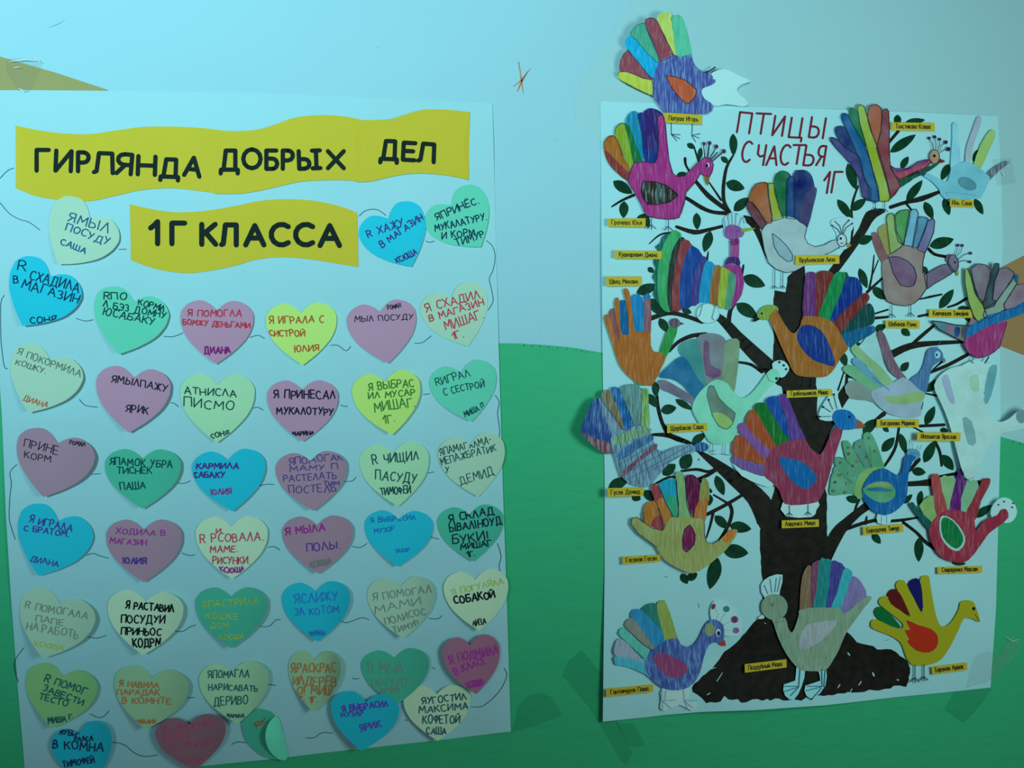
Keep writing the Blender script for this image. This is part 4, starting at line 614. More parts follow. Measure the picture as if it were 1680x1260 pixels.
bird('white peacock with strong rainbow tail, grey wing and curled crest, below the title', C5, 1, None,
 [('head_paper', (140, 205, 212), [(930, 600), (990, 560), (1110, 550), (1165, 600), (1110, 720), (1110, 830), (1020, 850), (985, 700)], 'paper')] + [('feather', c_, q) for c_, q in f6] + [('body', (150, 192, 197), B), ('wing', (128, 172, 188), w_), ('head', (160, 215, 220), E_(1040, 770, 45, 60)), ('cheek', (170, 110, 150), E_(1037, 797, 14, 9), 'paper'), ('eye', (20, 30, 50), E_(1028, 752, 12), 'paper'), ('beak', (150, 150, 80), [(1085, 790), (1130, 815), (1090, 836)], 'paper')] + [('crest_knob', (20, 50, 80), E_(x, y, 8), 'ink') for x, y in ((948, 630), (1105, 582), (1137, 612))],
 [outl(q, OUTL, .8) for c_, q in f6[:5]] + [outl([(710, 650), (690, 740), (720, 800), (790, 830), (880, 810), (950, 770), (1010, 765)], TEAL, 1, None, False), outl([(1020, 830), (960, 870), (880, 905)], TEAL, 1, None, False), outl([(590, 1060), (520, 1075), (420, 1040), (350, 980), (310, 860), (290, 740)], TEAL, 1, None, False), outl(w_, TEAL, 1), outl(E_(1040, 770, 45, 60), TEAL, 1.1)] +
 [(TEAL, 1.1, q, 'crest') for q in ([(1030, 712), (1000, 665), (948, 630)], [(1040, 705), (1020, 635), (975, 590)], [(1045, 705), (1055, 635), (1105, 582)], [(1055, 710), (1080, 650), (1137, 612)])] + foot(407, 1045, 1200, 26)+foot(482, 1065, 1200, 26), kind='water')

bird('orange hand bird with blue feathers and green neck, at the left edge', C6, 1, None,
 [('feather', (148, 92, 102), [(85, 235), (125, 205), (140, 300), (170, 400), (165, 480), (120, 430), (95, 320)]), ('feather', (18, 108, 172), [(165, 160), (190, 145), (215, 165), (234, 300), (235, 395), (205, 410), (175, 390), (162, 270)]), ('feather', (18, 138, 208), [(248, 125), (285, 100), (325, 120), (348, 200), (348, 340), (345, 385), (290, 385), (268, 330), (252, 230)]), ('feather', (150, 102, 116), [(348, 138), (392, 135), (395, 390), (345, 395), (348, 250)]), ('feather', (30, 132, 205), [(342, 118), (370, 92), (390, 112), (390, 128), (345, 140)]), ('foot', (42, 152, 92), [(285, 728), (380, 733), (392, 775), (285, 770)]), ('neck', (48, 158, 78), [(460, 540), (488, 440), (528, 345), (592, 350), (562, 450), (505, 570)]), ('beak', (80, 75, 80), [(605, 308), (640, 318), (605, 330)], 'paper'), ('head', (108, 82, 108), E_(572, 315, 40, 36)),
  ('body', (182, 112, 46), [(50, 275), (80, 248), (105, 300), (125, 380), (150, 440), (165, 400), (140, 300), (128, 200), (128, 150), (145, 125), (162, 145), (165, 250), (174, 380), (200, 402), (232, 390), (225, 250), (202, 120), (190, 75), (210, 58), (235, 80), (255, 200), (270, 330), (290, 378), (340, 378), (390, 385), (395, 480), (420, 525), (460, 530), (505, 570), (470, 650), (410, 770), (380, 775), (300, 760), (220, 700), (160, 620), (120, 500), (80, 380)], 'crayon', .6, 'orange palm and thin fingers')],
 [((150, 92, 40), .8, [(160, 470), (260, 440), (380, 480)], 'pencil_line'), ((155, 95, 42), .8, [(180, 650), (330, 560), (440, 590)], 'pencil_line')])

cb = lambda x, y: ((1180+x/5.25-980)*4.5, (420+y/5.25-460)*4.5)
bird('mint green turkey with watercolour tail of blue, mauve and olive, left of trunk', C6, 2, None,
 [('feather', (122, 112, 142), [(450, 745), (500, 735), (600, 790), (690, 850), (730, 920), (640, 880), (540, 830), (470, 800)]), ('feather', (14, 112, 165), [(465, 690), (540, 620), (620, 560), (700, 600), (760, 700), (800, 790), (730, 880), (640, 780), (560, 730), (470, 720)]), ('feather', (62, 152, 152), [(615, 540), (612, 480), (680, 440), (745, 440), (775, 560), (810, 700), (800, 780), (740, 720), (680, 610)]), ('feather', (130, 140, 152), [(740, 430), (780, 395), (860, 390), (935, 420), (955, 500), (940, 680), (920, 760), (820, 780), (790, 700), (770, 560)]), ('feather', (122, 82, 126), [(785, 460), (825, 465), (835, 620), (905, 655), (905, 710), (800, 700)]), ('feather', (132, 165, 130), [(935, 470), (1000, 430), (1050, 450), (1042, 600), (1025, 740), (1005, 830), (940, 780), (920, 690), (935, 560)]),
  ('comb', (140, 210, 212), [cb(455, 930), cb(500, 900), cb(560, 905), cb(602, 960), cb(585, 1010), cb(540, 1050), cb(480, 1010)], 'paper'),
  ('body', (112, 206, 176), [(730, 860), (800, 780), (880, 730), (960, 760), (1010, 830), (1060, 870), (1130, 840), (1200, 760), (1255, 680), (1300, 650), (1340, 680), (1335, 735), (1260, 800), (1180, 890), (1100, 980), (1050, 1080), (1000, 1180), (950, 1210), (850, 1205), (800, 1150), (750, 1050), (700, 950)]),
  ('wing', (105, 138, 122), [(810, 850), (825, 780), (860, 780), (900, 870), (960, 930), (1020, 980), (1000, 1060), (960, 1100), (900, 1080), (850, 1000)]), ('wing', (155, 200, 110), [(850, 980), (930, 985), (1000, 1050), (960, 1092), (900, 1070)], 'water', 0, 'yellow green lower wing'), ('comb_spot', (70, 35, 65), E_(*cb(518, 915), 9), 'ink'), ('comb_spot', (70, 35, 65), E_(*cb(556, 942), 9), 'ink'), ('comb_spot', (70, 35, 65), E_(*cb(576, 975), 9), 'ink'), ('eye', (25, 45, 45), E_(*cb(495, 1056), 11), 'paper')],
 [outl([(810, 850), (825, 780), (860, 780), (900, 870), (960, 930), (1020, 980), (1000, 1060), (960, 1100), (900, 1080), (850, 1000)], (60, 105, 100), .8), outl([cb(410, 1020), cb(430, 1075), cb(470, 1085)], (60, 140, 130), .8, None, False), ((70, 130, 125), 1.1, [(853, 1205), (848, 1275)], 'leg'), ((70, 130, 125), 1.1, [(945, 1210), (938, 1285)], 'leg'), ((60, 110, 110), 1, [(830, 1265), (870, 1255)], 'leg'), ((60, 110, 110), 1, [(838, 1280), (878, 1285)], 'leg'), ((60, 110, 110), 1, [(920, 1280), (980, 1290)], 'leg'),
  ((110, 165, 160), .7, [(990, 800), (1050, 868)], 'pencil_line')], kind='water')

sg = [((112, 54, 128), [(740, 180), (760, 145), (800, 135), (835, 160), (842, 300), (842, 520), (830, 535), (725, 530), (725, 350)]), ((126, 52, 47), [(835, 170), (860, 135), (910, 125), (985, 150), (955, 260), (905, 400), (870, 530), (835, 530), (833, 330)]), ((12, 92, 62), [(1070, 150), (1100, 140), (1118, 190), (1085, 210)]), ((14, 146, 78), [(985, 165), (1020, 135), (1080, 145), (1085, 180), (1055, 320), (1005, 440), (965, 555), (855, 530), (905, 380), (950, 250)]),
 ((12, 56, 152), [(1090, 195), (1130, 178), (1190, 190), (1225, 240), (1228, 330), (1120, 430), (1045, 500), (970, 575), (960, 530), (1005, 420), (1050, 320)]), ((12, 76, 76), [(1290, 405), (1330, 450), (1340, 530), (1320, 590), (1200, 625), (1045, 690), (1040, 650), (1120, 560), (1210, 470)]), ((126, 46, 46), [(1225, 335), (1270, 318), (1295, 350), (1280, 395), (1200, 480), (1120, 570), (1040, 665), (970, 610), (1000, 550), (1120, 430)]), ((14, 98, 152), [(1045, 680), (1200, 625), (1330, 600), (1342, 655), (1230, 720), (1125, 785), (1080, 770)])]
bird('orange bird facing left with blue oval wing and seven bold feathers, before the trunk', C7, 2, None,
 [('feather', c_, q) for c_, q in sg] + [('beak', (12, 38, 32), [(325, 505), (350, 545), (285, 567)], 'paper'), ('head', (142, 178, 78), [(330, 500), (370, 445), (430, 420), (490, 430), (510, 470), (450, 540), (380, 550), (335, 530)]),
 ('body', (172, 112, 46), [(487, 455), (510, 490), (560, 580), (610, 650), (650, 662), (700, 600), (725, 520), (850, 525), (965, 560), (1040, 660), (1090, 760), (1110, 800), (1050, 870), (1000, 960), (930, 1035), (830, 1045), (700, 1035), (640, 1000), (590, 900), (530, 770), (480, 650), (430, 540), (455, 490)]), ('wing', (20, 58, 146), [(670, 680), (690, 620), (750, 592), (830, 610), (900, 670), (950, 770), (980, 850), (995, 900), (985, 950), (900, 930), (800, 890), (720, 810), (680, 740)]), ('eye', (15, 20, 20), E_(367, 495, 9), 'paper')],
 foot(732, 1040, 1115, 22, (20, 40, 50), 1.3)+foot(806, 1040, 1112, 22, (20, 40, 50), 1.3))

f8 = [((140, 77, 86), [(135, 250), (155, 228), (185, 240), (210, 310), (262, 410), (245, 450), (215, 460), (170, 370)]), ((166, 162, 78), [(180, 215), (210, 180), (245, 168), (255, 230), (270, 330), (275, 390), (245, 390), (210, 300)]), ((82, 166, 82), [(305, 110), (350, 70), (410, 62), (420, 110), (395, 230), (370, 325), (335, 300), (310, 210)]), ((150, 190, 102), [(245, 130), (260, 95), (290, 88), (310, 120), (320, 220), (368, 325), (335, 355), (275, 390), (262, 280)]), ((85, 150, 190), [(475, 120), (520, 115), (555, 130), (530, 220), (475, 345), (435, 345), (455, 230)]), ((105, 175, 206), [(410, 110), (430, 65), (465, 58), (482, 90), (472, 200), (442, 335), (375, 325), (392, 210)]), ((122, 122, 176), [(550, 150), (590, 128), (603, 150), (595, 230), (560, 320), (530, 385), (475, 355), (520, 230)])]
B = [(215, 450), (250, 430), (280, 385), (370, 325), (440, 335), (530, 375), (515, 450), (515, 530), (545, 545), (545, 600), (545, 640), (500, 710), (450, 755), (390, 775), (310, 765), (250, 740), (225, 680), (215, 560)]
nk = [(525, 545), (600, 500), (660, 470), (710, 465), (745, 520), (680, 565), (600, 610), (545, 650), (535, 600)]
w_ = [(262, 415), (330, 410), (400, 440), (450, 490), (468, 560), (450, 620), (410, 635), (350, 620), (300, 540)]
bird('dusty rose turkey with mauve teardrop wing and pastel feathers, upper right of trunk', C8, 1, None,
 [('feather', c_, q) for c_, q in f8]+[('neck', (122, 102, 136), nk), ('body', (160, 136, 130), B), ('wing', (126, 87, 127), w_), ('head', (85, 75, 100), E_(712, 425, 30, 34)), ('head', (122, 92, 124), E_(740, 458, 38, 65, -8), None, None, 'mauve face'), ('eye', (20, 20, 30), E_(750, 452, 8), 'paper'), ('beak', (152, 150, 72), [(755, 522), (778, 515), (772, 556)], 'paper')] + [('crest_knob', (70, 50, 85), E_(x, y, 11), 'ink') for x, y in ((772, 325), (806, 327), (867, 384), (862, 448))],
 [outl(q, OUTL, .9) for c_, q in f8[2:]] + [outl(B[5:], OUTL, 1, None, False), outl(nk, OUTL, .9), outl(w_, OUTL, 1), outl(E_(740, 458, 38, 65, -8), OUTL, 1)] + [((40, 55, 80), 1, q, 'crest') for q in ([(750, 395), (768, 360), (772, 325)], [(765, 405), (795, 375), (806, 327)], [(775, 430), (820, 395), (867, 384)], [(780, 448), (820, 437), (862, 448)])]+foot(285, 768, 835, 28)+foot(425, 768, 828, 28), kind='water')

ml = [((156, 190, 92), [(825, 500), (845, 500), (870, 560), (900, 680), (960, 770), (990, 850), (930, 900), (890, 850), (850, 740), (825, 600)]), ((132, 117, 132), [(870, 500), (920, 462), (980, 470), (1015, 510), (1005, 600), (965, 740), (930, 720), (900, 640), (880, 560)]), ((140, 166, 152), [(1190, 540), (1210, 610), (1150, 700), (1115, 760), (1120, 800), (1000, 870), (960, 850), (975, 790), (1060, 740), (1130, 640)]), ((52, 68, 72), [(1040, 460), (1075, 460), (1075, 500), (1045, 590), (1030, 730), (1055, 745), (1040, 775), (970, 800), (960, 760), (990, 640), (1030, 500)]), ((132, 112, 132), [(1080, 500), (1140, 490), (1190, 530), (1180, 580), (1100, 680), (1060, 735), (1028, 730), (1035, 620)]), ((142, 117, 136), [(1200, 620), (1260, 610), (1310, 640), (1290, 720), (1200, 790), (1120, 800), (1112, 760), (1160, 690)])]
bird('pink-bodied bird with a blue strap and banded tail, overhanging the right edge', C8, 2, None,
 [('tail', (112, 132, 128), [(580, 885), (650, 890), (760, 915), (875, 920), (855, 960), (830, 1040), (740, 1000), (640, 950)]), ('tail_band', (70, 140, 160), [(620, 895), (670, 903), (680, 950), (630, 928)]), ('tail_band', (150, 112, 150), [(690, 912), (742, 922), (722, 975), (690, 962)]), ('tail_band', (20, 60, 132), [(752, 930), (788, 938), (776, 1002), (746, 990)]), ('tail_band', (88, 78, 96), [(805, 930), (865, 930), (840, 1015), (802, 1010)]), ('breast', (140, 118, 120), [(870, 860), (900, 880), (930, 920), (850, 960)])] + [('feather', c_, q) for c_, q in ml] +
 [('feather_tip', (22, 112, 152), E_(1205, 570, 18, 32)), ('body', (162, 57, 122), [(828, 1010), (845, 950), (890, 910), (1000, 920), (1135, 885), (1110, 980), (1080, 1080), (1000, 1140), (920, 1160), (850, 1120), (815, 1060)], 'crayon', .8), ('strap', (22, 112, 178), [(840, 940), (900, 900), (1000, 840), (1150, 800), (1300, 725), (1305, 800), (1150, 870), (1000, 920), (900, 980), (835, 1005)], 'crayon', 1.2)],
 [outl(q, OUTL, 1) for c_, q in ml] + [outl([(580, 885), (650, 890), (760, 915), (870, 920)], OUTL, 1.6, None, False), outl([(580, 885), (640, 950), (740, 1000), (830, 1045)], OUTL, 1.1, None, False), outl([(815, 1060), (850, 1120), (920, 1160), (1000, 1140), (1080, 1080), (1110, 980), (1135, 890)], (50, 40, 90), 1, None, False), ((30, 40, 45), 1.2, [(885, 1160), (870, 1190), (890, 1195)], 'leg'), ((30, 40, 45), 2.2, [(1000, 1150), (972, 1195)], 'leg')], kind='water',
 lift=lambda x, y: .003+.012*sm((x-1600)/80))

bird('pastel winged hand bird with blue neck, fingers fanned left, right of trunk', C9, 2, None,
 [('feather', (140, 205, 208), [(290, 220), (340, 160), (410, 170), (480, 440), (500, 620), (250, 320)], 'water'), ('feather', (136, 156, 150), [(135, 600), (200, 550), (300, 560), (420, 640), (500, 700), (440, 750), (340, 720), (180, 700)]), ('feather', (112, 186, 136), [(120, 440), (170, 410), (260, 440), (360, 530), (480, 610), (520, 670), (380, 640), (230, 540), (140, 480)]), ('feather', (95, 165, 198), [(200, 390), (240, 350), (330, 430), (420, 530), (520, 640), (440, 600), (310, 500)]), ('feather', (142, 192, 132), [(190, 270), (240, 240), (330, 330), (450, 430), (540, 540), (580, 610), (480, 610), (360, 450), (230, 340)]), ('feather', (127, 102, 122), [(420, 140), (440, 112), (480, 150), (520, 250), (570, 380), (640, 490), (670, 530), (620, 540), (520, 465), (470, 340), (430, 230)], 'crayon'),
  ('neck', (78, 128, 178), [(690, 550), (780, 480), (820, 400), (840, 310), (870, 270), (930, 260), (980, 310), (975, 370), (900, 420), (870, 500), (840, 650), (780, 640)], 'crayon'), ('body', (132, 168, 186), [(360, 640), (480, 600), (560, 560), (640, 520), (710, 560), (780, 630), (830, 660), (800, 760), (790, 850), (700, 870), (560, 850), (480, 810), (400, 740)]), ('wing', (150, 190, 122), [(470, 690), (600, 680), (740, 640), (830, 660), (790, 730), (650, 750), (540, 745)]), ('face', (132, 200, 210), E_(935, 325, 26, 32)), ('eye', (25, 60, 80), E_(928, 327, 9, 12), 'paper'), ('beak', (120, 125, 130), [(978, 345), (1008, 375), (982, 398)], 'paper')],
 [((60, 110, 160), .9, [(380, 520), (520, 628)], 'pencil_line'), ((60, 100, 130), .8, [(930, 262), (968, 200)], 'crest'), ((40, 70, 80), 1.3, [(810, 750), (798, 790)], 'leg')], kind='water')

bird('very pale faded hand bird overhanging the right edge, beside the mid branches', C9, 3, None,
 [('paper_hand', (138, 196, 192), [(905, 590), (960, 500), (1050, 440), (1140, 420), (1250, 370), (1370, 400), (1450, 405), (1450, 470), (1420, 620), (1380, 780), (1370, 820), (1420, 880), (1480, 905), (1560, 870), (1640, 800), (1720, 785), (1760, 850), (1740, 930), (1600, 980), (1500, 1000), (1420, 1050), (1360, 1120), (1310, 1260), (1280, 1330), (1250, 1400), (1190, 1400), (1140, 1300), (1060, 1000), (1000, 820), (940, 690)]), ('finger_wash', (135, 165, 190), [(970, 530), (1020, 495), (1055, 600), (1085, 740), (1040, 735), (1000, 640)]), ('finger_wash', (100, 172, 186), [(1350, 560), (1385, 430), (1440, 410), (1448, 450), (1420, 600), (1370, 740), (1310, 735)]), ('finger_wash', (138, 190, 162), [(1215, 520), (1285, 500), (1290, 640), (1225, 620)]), ('wing_wash', (122, 172, 176), [(1150, 870), (1230, 900), (1268, 1080), (1200, 1095)]), ('head_wash', (112, 150, 162), E_(1660, 855, 45, 60))],
 [((70, 110, 115), .8, [(1140, 1370), (1200, 1400), (1250, 1385)], 'leg'), ((70, 110, 115), .8, [(1160, 1330), (1165, 1390)], 'leg')], kind='water', lift=lambda x, y: .003+.012*sm((x-1600)/80)+.004*sm((y-700)/70))

B = [(370, 600), (450, 510), (520, 515), (600, 470), (740, 480), (770, 600), (830, 700), (900, 720), (1000, 680), (1170, 650), (1210, 720), (1100, 760), (960, 830), (850, 950), (740, 1070), (650, 1070), (540, 1030), (470, 950), (420, 800)]
pf = [((120, 72, 90), [(80, 530), (200, 590), (330, 620), (400, 640), (400, 730), (320, 750), (240, 700), (150, 620)]), ((42, 78, 152), [(85, 470), (130, 370), (190, 240), (250, 200), (310, 330), (390, 560), (400, 640), (300, 620), (180, 580), (85, 530)]), ((115, 150, 176), [(250, 200), (285, 210), (375, 350), (480, 500), (480, 580), (400, 620), (350, 480), (300, 340)]), ((130, 120, 90), [(275, 180), (320, 120), (370, 125), (410, 230), (490, 380), (530, 530), (480, 520), (390, 370)]), ((22, 102, 178), [(380, 130), (390, 90), (450, 100), (500, 210), (560, 360), (610, 480), (520, 530), (480, 390), (420, 240)]), ((98, 146, 146), [(460, 100), (560, 60), (650, 75), (680, 150), (675, 300), (655, 490), (600, 480), (560, 350), (500, 200)]), ((128, 180, 96), [(675, 130), (740, 110), (745, 300), (755, 380), (745, 500), (665, 490), (670, 300)])]
bird('plaid pencil-shaded turkey overhanging the left edge onto the green wall', C10, 1, None,
 [('feather', c_, q, 'pencil', a_) for (c_, q), a_ in zip(pf, (1.2, -.3, -.5, -.4, -.35, 0, 0))] + [('head', (28, 92, 152), E_(1265, 680, 72, 48)), ('body', (108, 152, 176), B, 'pencil', .3), ('plaid_band', (125, 176, 130), [(400, 590), (560, 520), (740, 480), (762, 540), (600, 600), (410, 680)], 'pencil', 0), ('plaid_band', (52, 112, 168), [(440, 740), (600, 630), (760, 560), (792, 610), (640, 700), (480, 810)], 'pencil', 1), ('plaid_band', (122, 77, 102), [(480, 930), (640, 790), (800, 650), (825, 692), (660, 820), (500, 980)], 'pencil', 1)],
 [((60, 85, 115), .8, q, 'plaid_line') for q in ([(405, 650), (480, 930)], [(440, 560), (560, 1030)], [(500, 530), (650, 1050)], [(560, 500), (700, 1000)], [(620, 480), (760, 1000)], [(680, 480), (850, 920)], [(730, 490), (900, 880)], [(420, 780), (790, 580)], [(450, 860), (820, 640)], [(500, 950), (960, 700)], [(540, 1000), (1150, 665)], [(800, 900), (1180, 700)])] + [((60, 85, 110), .8, [(250, 180), (400, 370), (515, 525), (605, 465), (500, 210)]), ((60, 85, 110), .8, [(605, 465), (665, 470), (680, 150)])],
 lift=lambda x, y: .002+.012*sm((1010-x)/50), kind='pencil')

rf = [((116, 87, 157), [(115, 620), (180, 640), (270, 680), (400, 690), (380, 780), (280, 765), (180, 720), (110, 670)]), ((166, 77, 42), [(105, 560), (115, 490), (160, 450), (210, 490), (300, 590), (400, 660), (400, 700), (270, 670), (120, 620)]), ((132, 87, 162), [(145, 380), (180, 355), (220, 380), (300, 470), (390, 560), (450, 570), (430, 640), (370, 640), (300, 590), (210, 480), (150, 420)]), ((166, 82, 42), [(210, 350), (230, 280), (280, 250), (330, 330), (400, 450), (480, 560), (420, 580), (320, 500), (220, 385)]), ((16, 116, 42), [(280, 240), (310, 200), (360, 200), (410, 270), (480, 380), (580, 520), (470, 560), (400, 440), (330, 330)]), ((18, 78, 168), [(370, 190), (410, 150), (470, 145), (490, 200), (530, 330), (580, 460), (570, 500), (490, 400), (420, 280)]), ((97, 62, 147), [(470, 170), (500, 130), (540, 140), (590, 260), (640, 390), (690, 500), (570, 520), (555, 420), (520, 280)])]
bird('red bird with blue oval head and blue wing, centred on the trunk', C11, 3, None,
 [('paper_edge', (130, 200, 205), [(110, 680), (180, 730), (350, 770), (450, 800), (415, 865), (330, 850), (180, 780)], 'paper'), ('foot_paper', (135, 200, 205), [(505, 990), (785, 980), (772, 1050), (735, 1105), (530, 1100)], 'paper'), ('head_paper', (135, 200, 205), [(790, 290), (830, 200), (900, 110), (930, 120), (970, 230), (1000, 300), (900, 340), (800, 330)], 'paper')] + [('feather', c_, q) for c_, q in rf] +
 [('body', (142, 57, 87), [(400, 600), (460, 540), (570, 500), (680, 490), (720, 550), (800, 610), (850, 530), (920, 390), (985, 405), (940, 560), (890, 720), (850, 860), (800, 960), (770, 990), (640, 1010), (520, 1000), (480, 900), (420, 830), (350, 770), (370, 680)], 'crayon', .9), ('wing', (12, 102, 172), [(470, 640), (560, 640), (680, 680), (775, 780), (750, 840), (690, 885), (610, 850), (530, 760)]), ('beak', (162, 92, 62), [(1080, 320), (1165, 385), (1080, 402)], 'paper'), ('head', (16, 116, 192), [(900, 310), (920, 265), (970, 250), (1040, 265), (1090, 325), (1088, 398), (1020, 412), (950, 400), (912, 350)]), ('eye', (15, 30, 80), E_(1035, 310, 11), 'paper')] + [('crest_knob', (30, 35, 65), E_(x, y, 9), 'ink') for x, y in ((826, 230), (871, 174), (912, 132), (798, 309))],
 [((40, 50, 75), 1, q, 'crest') for q in ([(888, 270), (826, 230)], [(905, 252), (871, 174)], [(938, 248), (912, 132)], [(890, 305), (798, 309)])] + foot(560, 1015, 1075, 24, TEAL, 1.1)+foot(708, 1008, 1068, 26, TEAL, 1.1))

gf = [[(10, 510), (30, 420), (90, 400), (220, 440), (260, 560), (100, 590), (10, 590)], [(45, 330), (60, 290), (130, 300), (220, 370), (280, 420), (200, 450), (90, 420)], [(110, 170), (150, 160), (190, 210), (250, 290), (290, 370), (220, 390), (150, 330), (120, 240)], [(200, 210), (230, 160), (290, 150), (310, 250), (350, 380), (270, 370)], [(275, 110), (310, 90), (350, 120), (390, 210), (430, 330), (440, 390), (350, 390), (310, 270), (280, 180)], [(40, 380), (110, 320), (230, 330), (320, 390), (230, 440), (60, 430)]]
bird('bright blue round peacock with spotted pale green tail, right of the trunk', C12, 2, None,
 [('feather', (90, 168, 130), gf[5])]+[('feather', c_, q) for c_, q in zip(((92, 168, 132), (84, 162, 126), (88, 165, 120), (80, 150, 128), (88, 168, 122)), gf[:5])]+[('tail_base', (126, 182, 102), [(200, 590), (215, 480), (270, 400), (350, 370), (430, 375), (445, 420), (340, 470), (290, 560), (260, 615)])] +
 [('tail_spot', (112, 112, 84), E_(x, y, 12, 12), 'pencil') for x, y in ((155, 215), (250, 210), (315, 140), (365, 245), (300, 290), (95, 335), (160, 265), (225, 325), (85, 435), (160, 420), (52, 490), (150, 500), (38, 560), (130, 570), (195, 360))] +
 [('foot_paper', (128, 192, 205), [(390, 740), (490, 740), (482, 822), (390, 815)], 'paper'), ('head', (80, 150, 188), [(620, 250), (650, 225), (700, 230), (728, 270), (700, 310), (640, 310)]), ('body', (14, 98, 168), [(265, 550), (300, 470), (360, 400), (440, 380), (500, 410), (560, 435), (590, 370), (600, 300), (640, 270), (690, 290), (665, 330), (650, 370), (630, 450), (625, 560), (600, 650), (530, 720), (440, 755), (350, 720), (290, 650)], 'crayon', .6), ('wing', (82, 162, 112), [(270, 545), (360, 490), (470, 490), (520, 540), (525, 600), (470, 645), (400, 650), (320, 610)]), ('wing_stripe', (30, 110, 150), [(280, 548), (400, 530), (510, 560), (400, 565)]), ('wing_stripe', (140, 165, 90), [(300, 530), (370, 495), (470, 495), (510, 530), (400, 520)])],
 [((60, 120, 95), .7, q, 'pencil_line') for q in ([(190, 210), (290, 370)], [(300, 250), (345, 375), (330, 200)], [(100, 420), (200, 500)], [(60, 290), (130, 300), (200, 370)])] + [((60, 85, 110), 1, [(640, 155), (645, 180)], 'crest'), ((60, 85, 110), 1, [(735, 200), (720, 230)], 'crest'), ((60, 85, 110), .7, [(660, 170), (665, 225)], 'crest'), ((60, 100, 140), 1.6, [(655, 265), (700, 260)], 'eye'), ((90, 140, 160), .7, [(420, 755), (415, 815)], 'leg'), ((90, 140, 160), .7, [(460, 755), (460, 815)], 'leg')], kind='water')

bird('crimson hand bird with green oval wing and wide fingers, lower right branches', C12, 2, None,
 [('back_feather', (132, 182, 122), [(880, 460), (960, 445), (1015, 480), (990, 700), (900, 710)], 'water'), ('back_feather', (120, 180, 136), [(1060, 480), (1150, 470), (1190, 520), (1120, 710), (1050, 720)], 'water'), ('back_feather', (136, 180, 102), [(720, 680), (800, 600), (840, 620), (860, 790), (800, 800)], 'water'), ('head_paper', (130, 196, 200), [(1290, 700), (1340, 630), (1400, 612), (1460, 640), (1497, 720), (1470, 790), (1410, 815), (1300, 780)], 'paper'),
  ('finger', (166, 72, 77), [(812, 450), (845, 422), (880, 440), (900, 560), (945, 720), (860, 770), (830, 600)]), ('finger', (97, 32, 117), [(1030, 400), (1060, 380), (1110, 390), (1090, 500), (1050, 620), (1045, 735), (960, 715), (990, 560)]), ('finger', (147, 52, 62), [(1200, 510), (1240, 460), (1285, 465), (1270, 530), (1210, 640), (1165, 790), (1085, 750), (1140, 640)]), ('finger', (16, 87, 87), [(645, 670), (670, 650), (720, 720), (810, 800), (800, 870), (730, 790)]),
  ('body', (152, 47, 67), [(795, 870), (850, 770), (950, 710), (1060, 720), (1155, 770), (1165, 880), (1230, 800), (1340, 750), (1365, 712), (1410, 705), (1428, 770), (1350, 840), (1270, 900), (1200, 1000), (1110, 1110), (1020, 1130), (900, 1090), (830, 1000)], 'crayon', .9), ('wing_rim', (135, 185, 180), [(880, 800), (910, 755), (990, 790), (1065, 885), (1082, 965), (1035, 1035), (965, 1020), (892, 930)]), ('wing', (12, 118, 62), [(892, 810), (920, 768), (990, 803), (1053, 890), (1068, 960), (1025, 1015), (972, 1000), (905, 925)], 'crayon', .3)],
 [((30, 50, 60), 2.4, [(x, y), (x+3, y+3)], 'crest_dot') for x, y in ((1348, 668), (1392, 643), (1464, 655), (1458, 688))] + [((120, 40, 60), .9, [(800, 880), (850, 775), (950, 712), (1060, 722)])], lift=lambda x, y: .003+.012*sm((x-1610)/50))

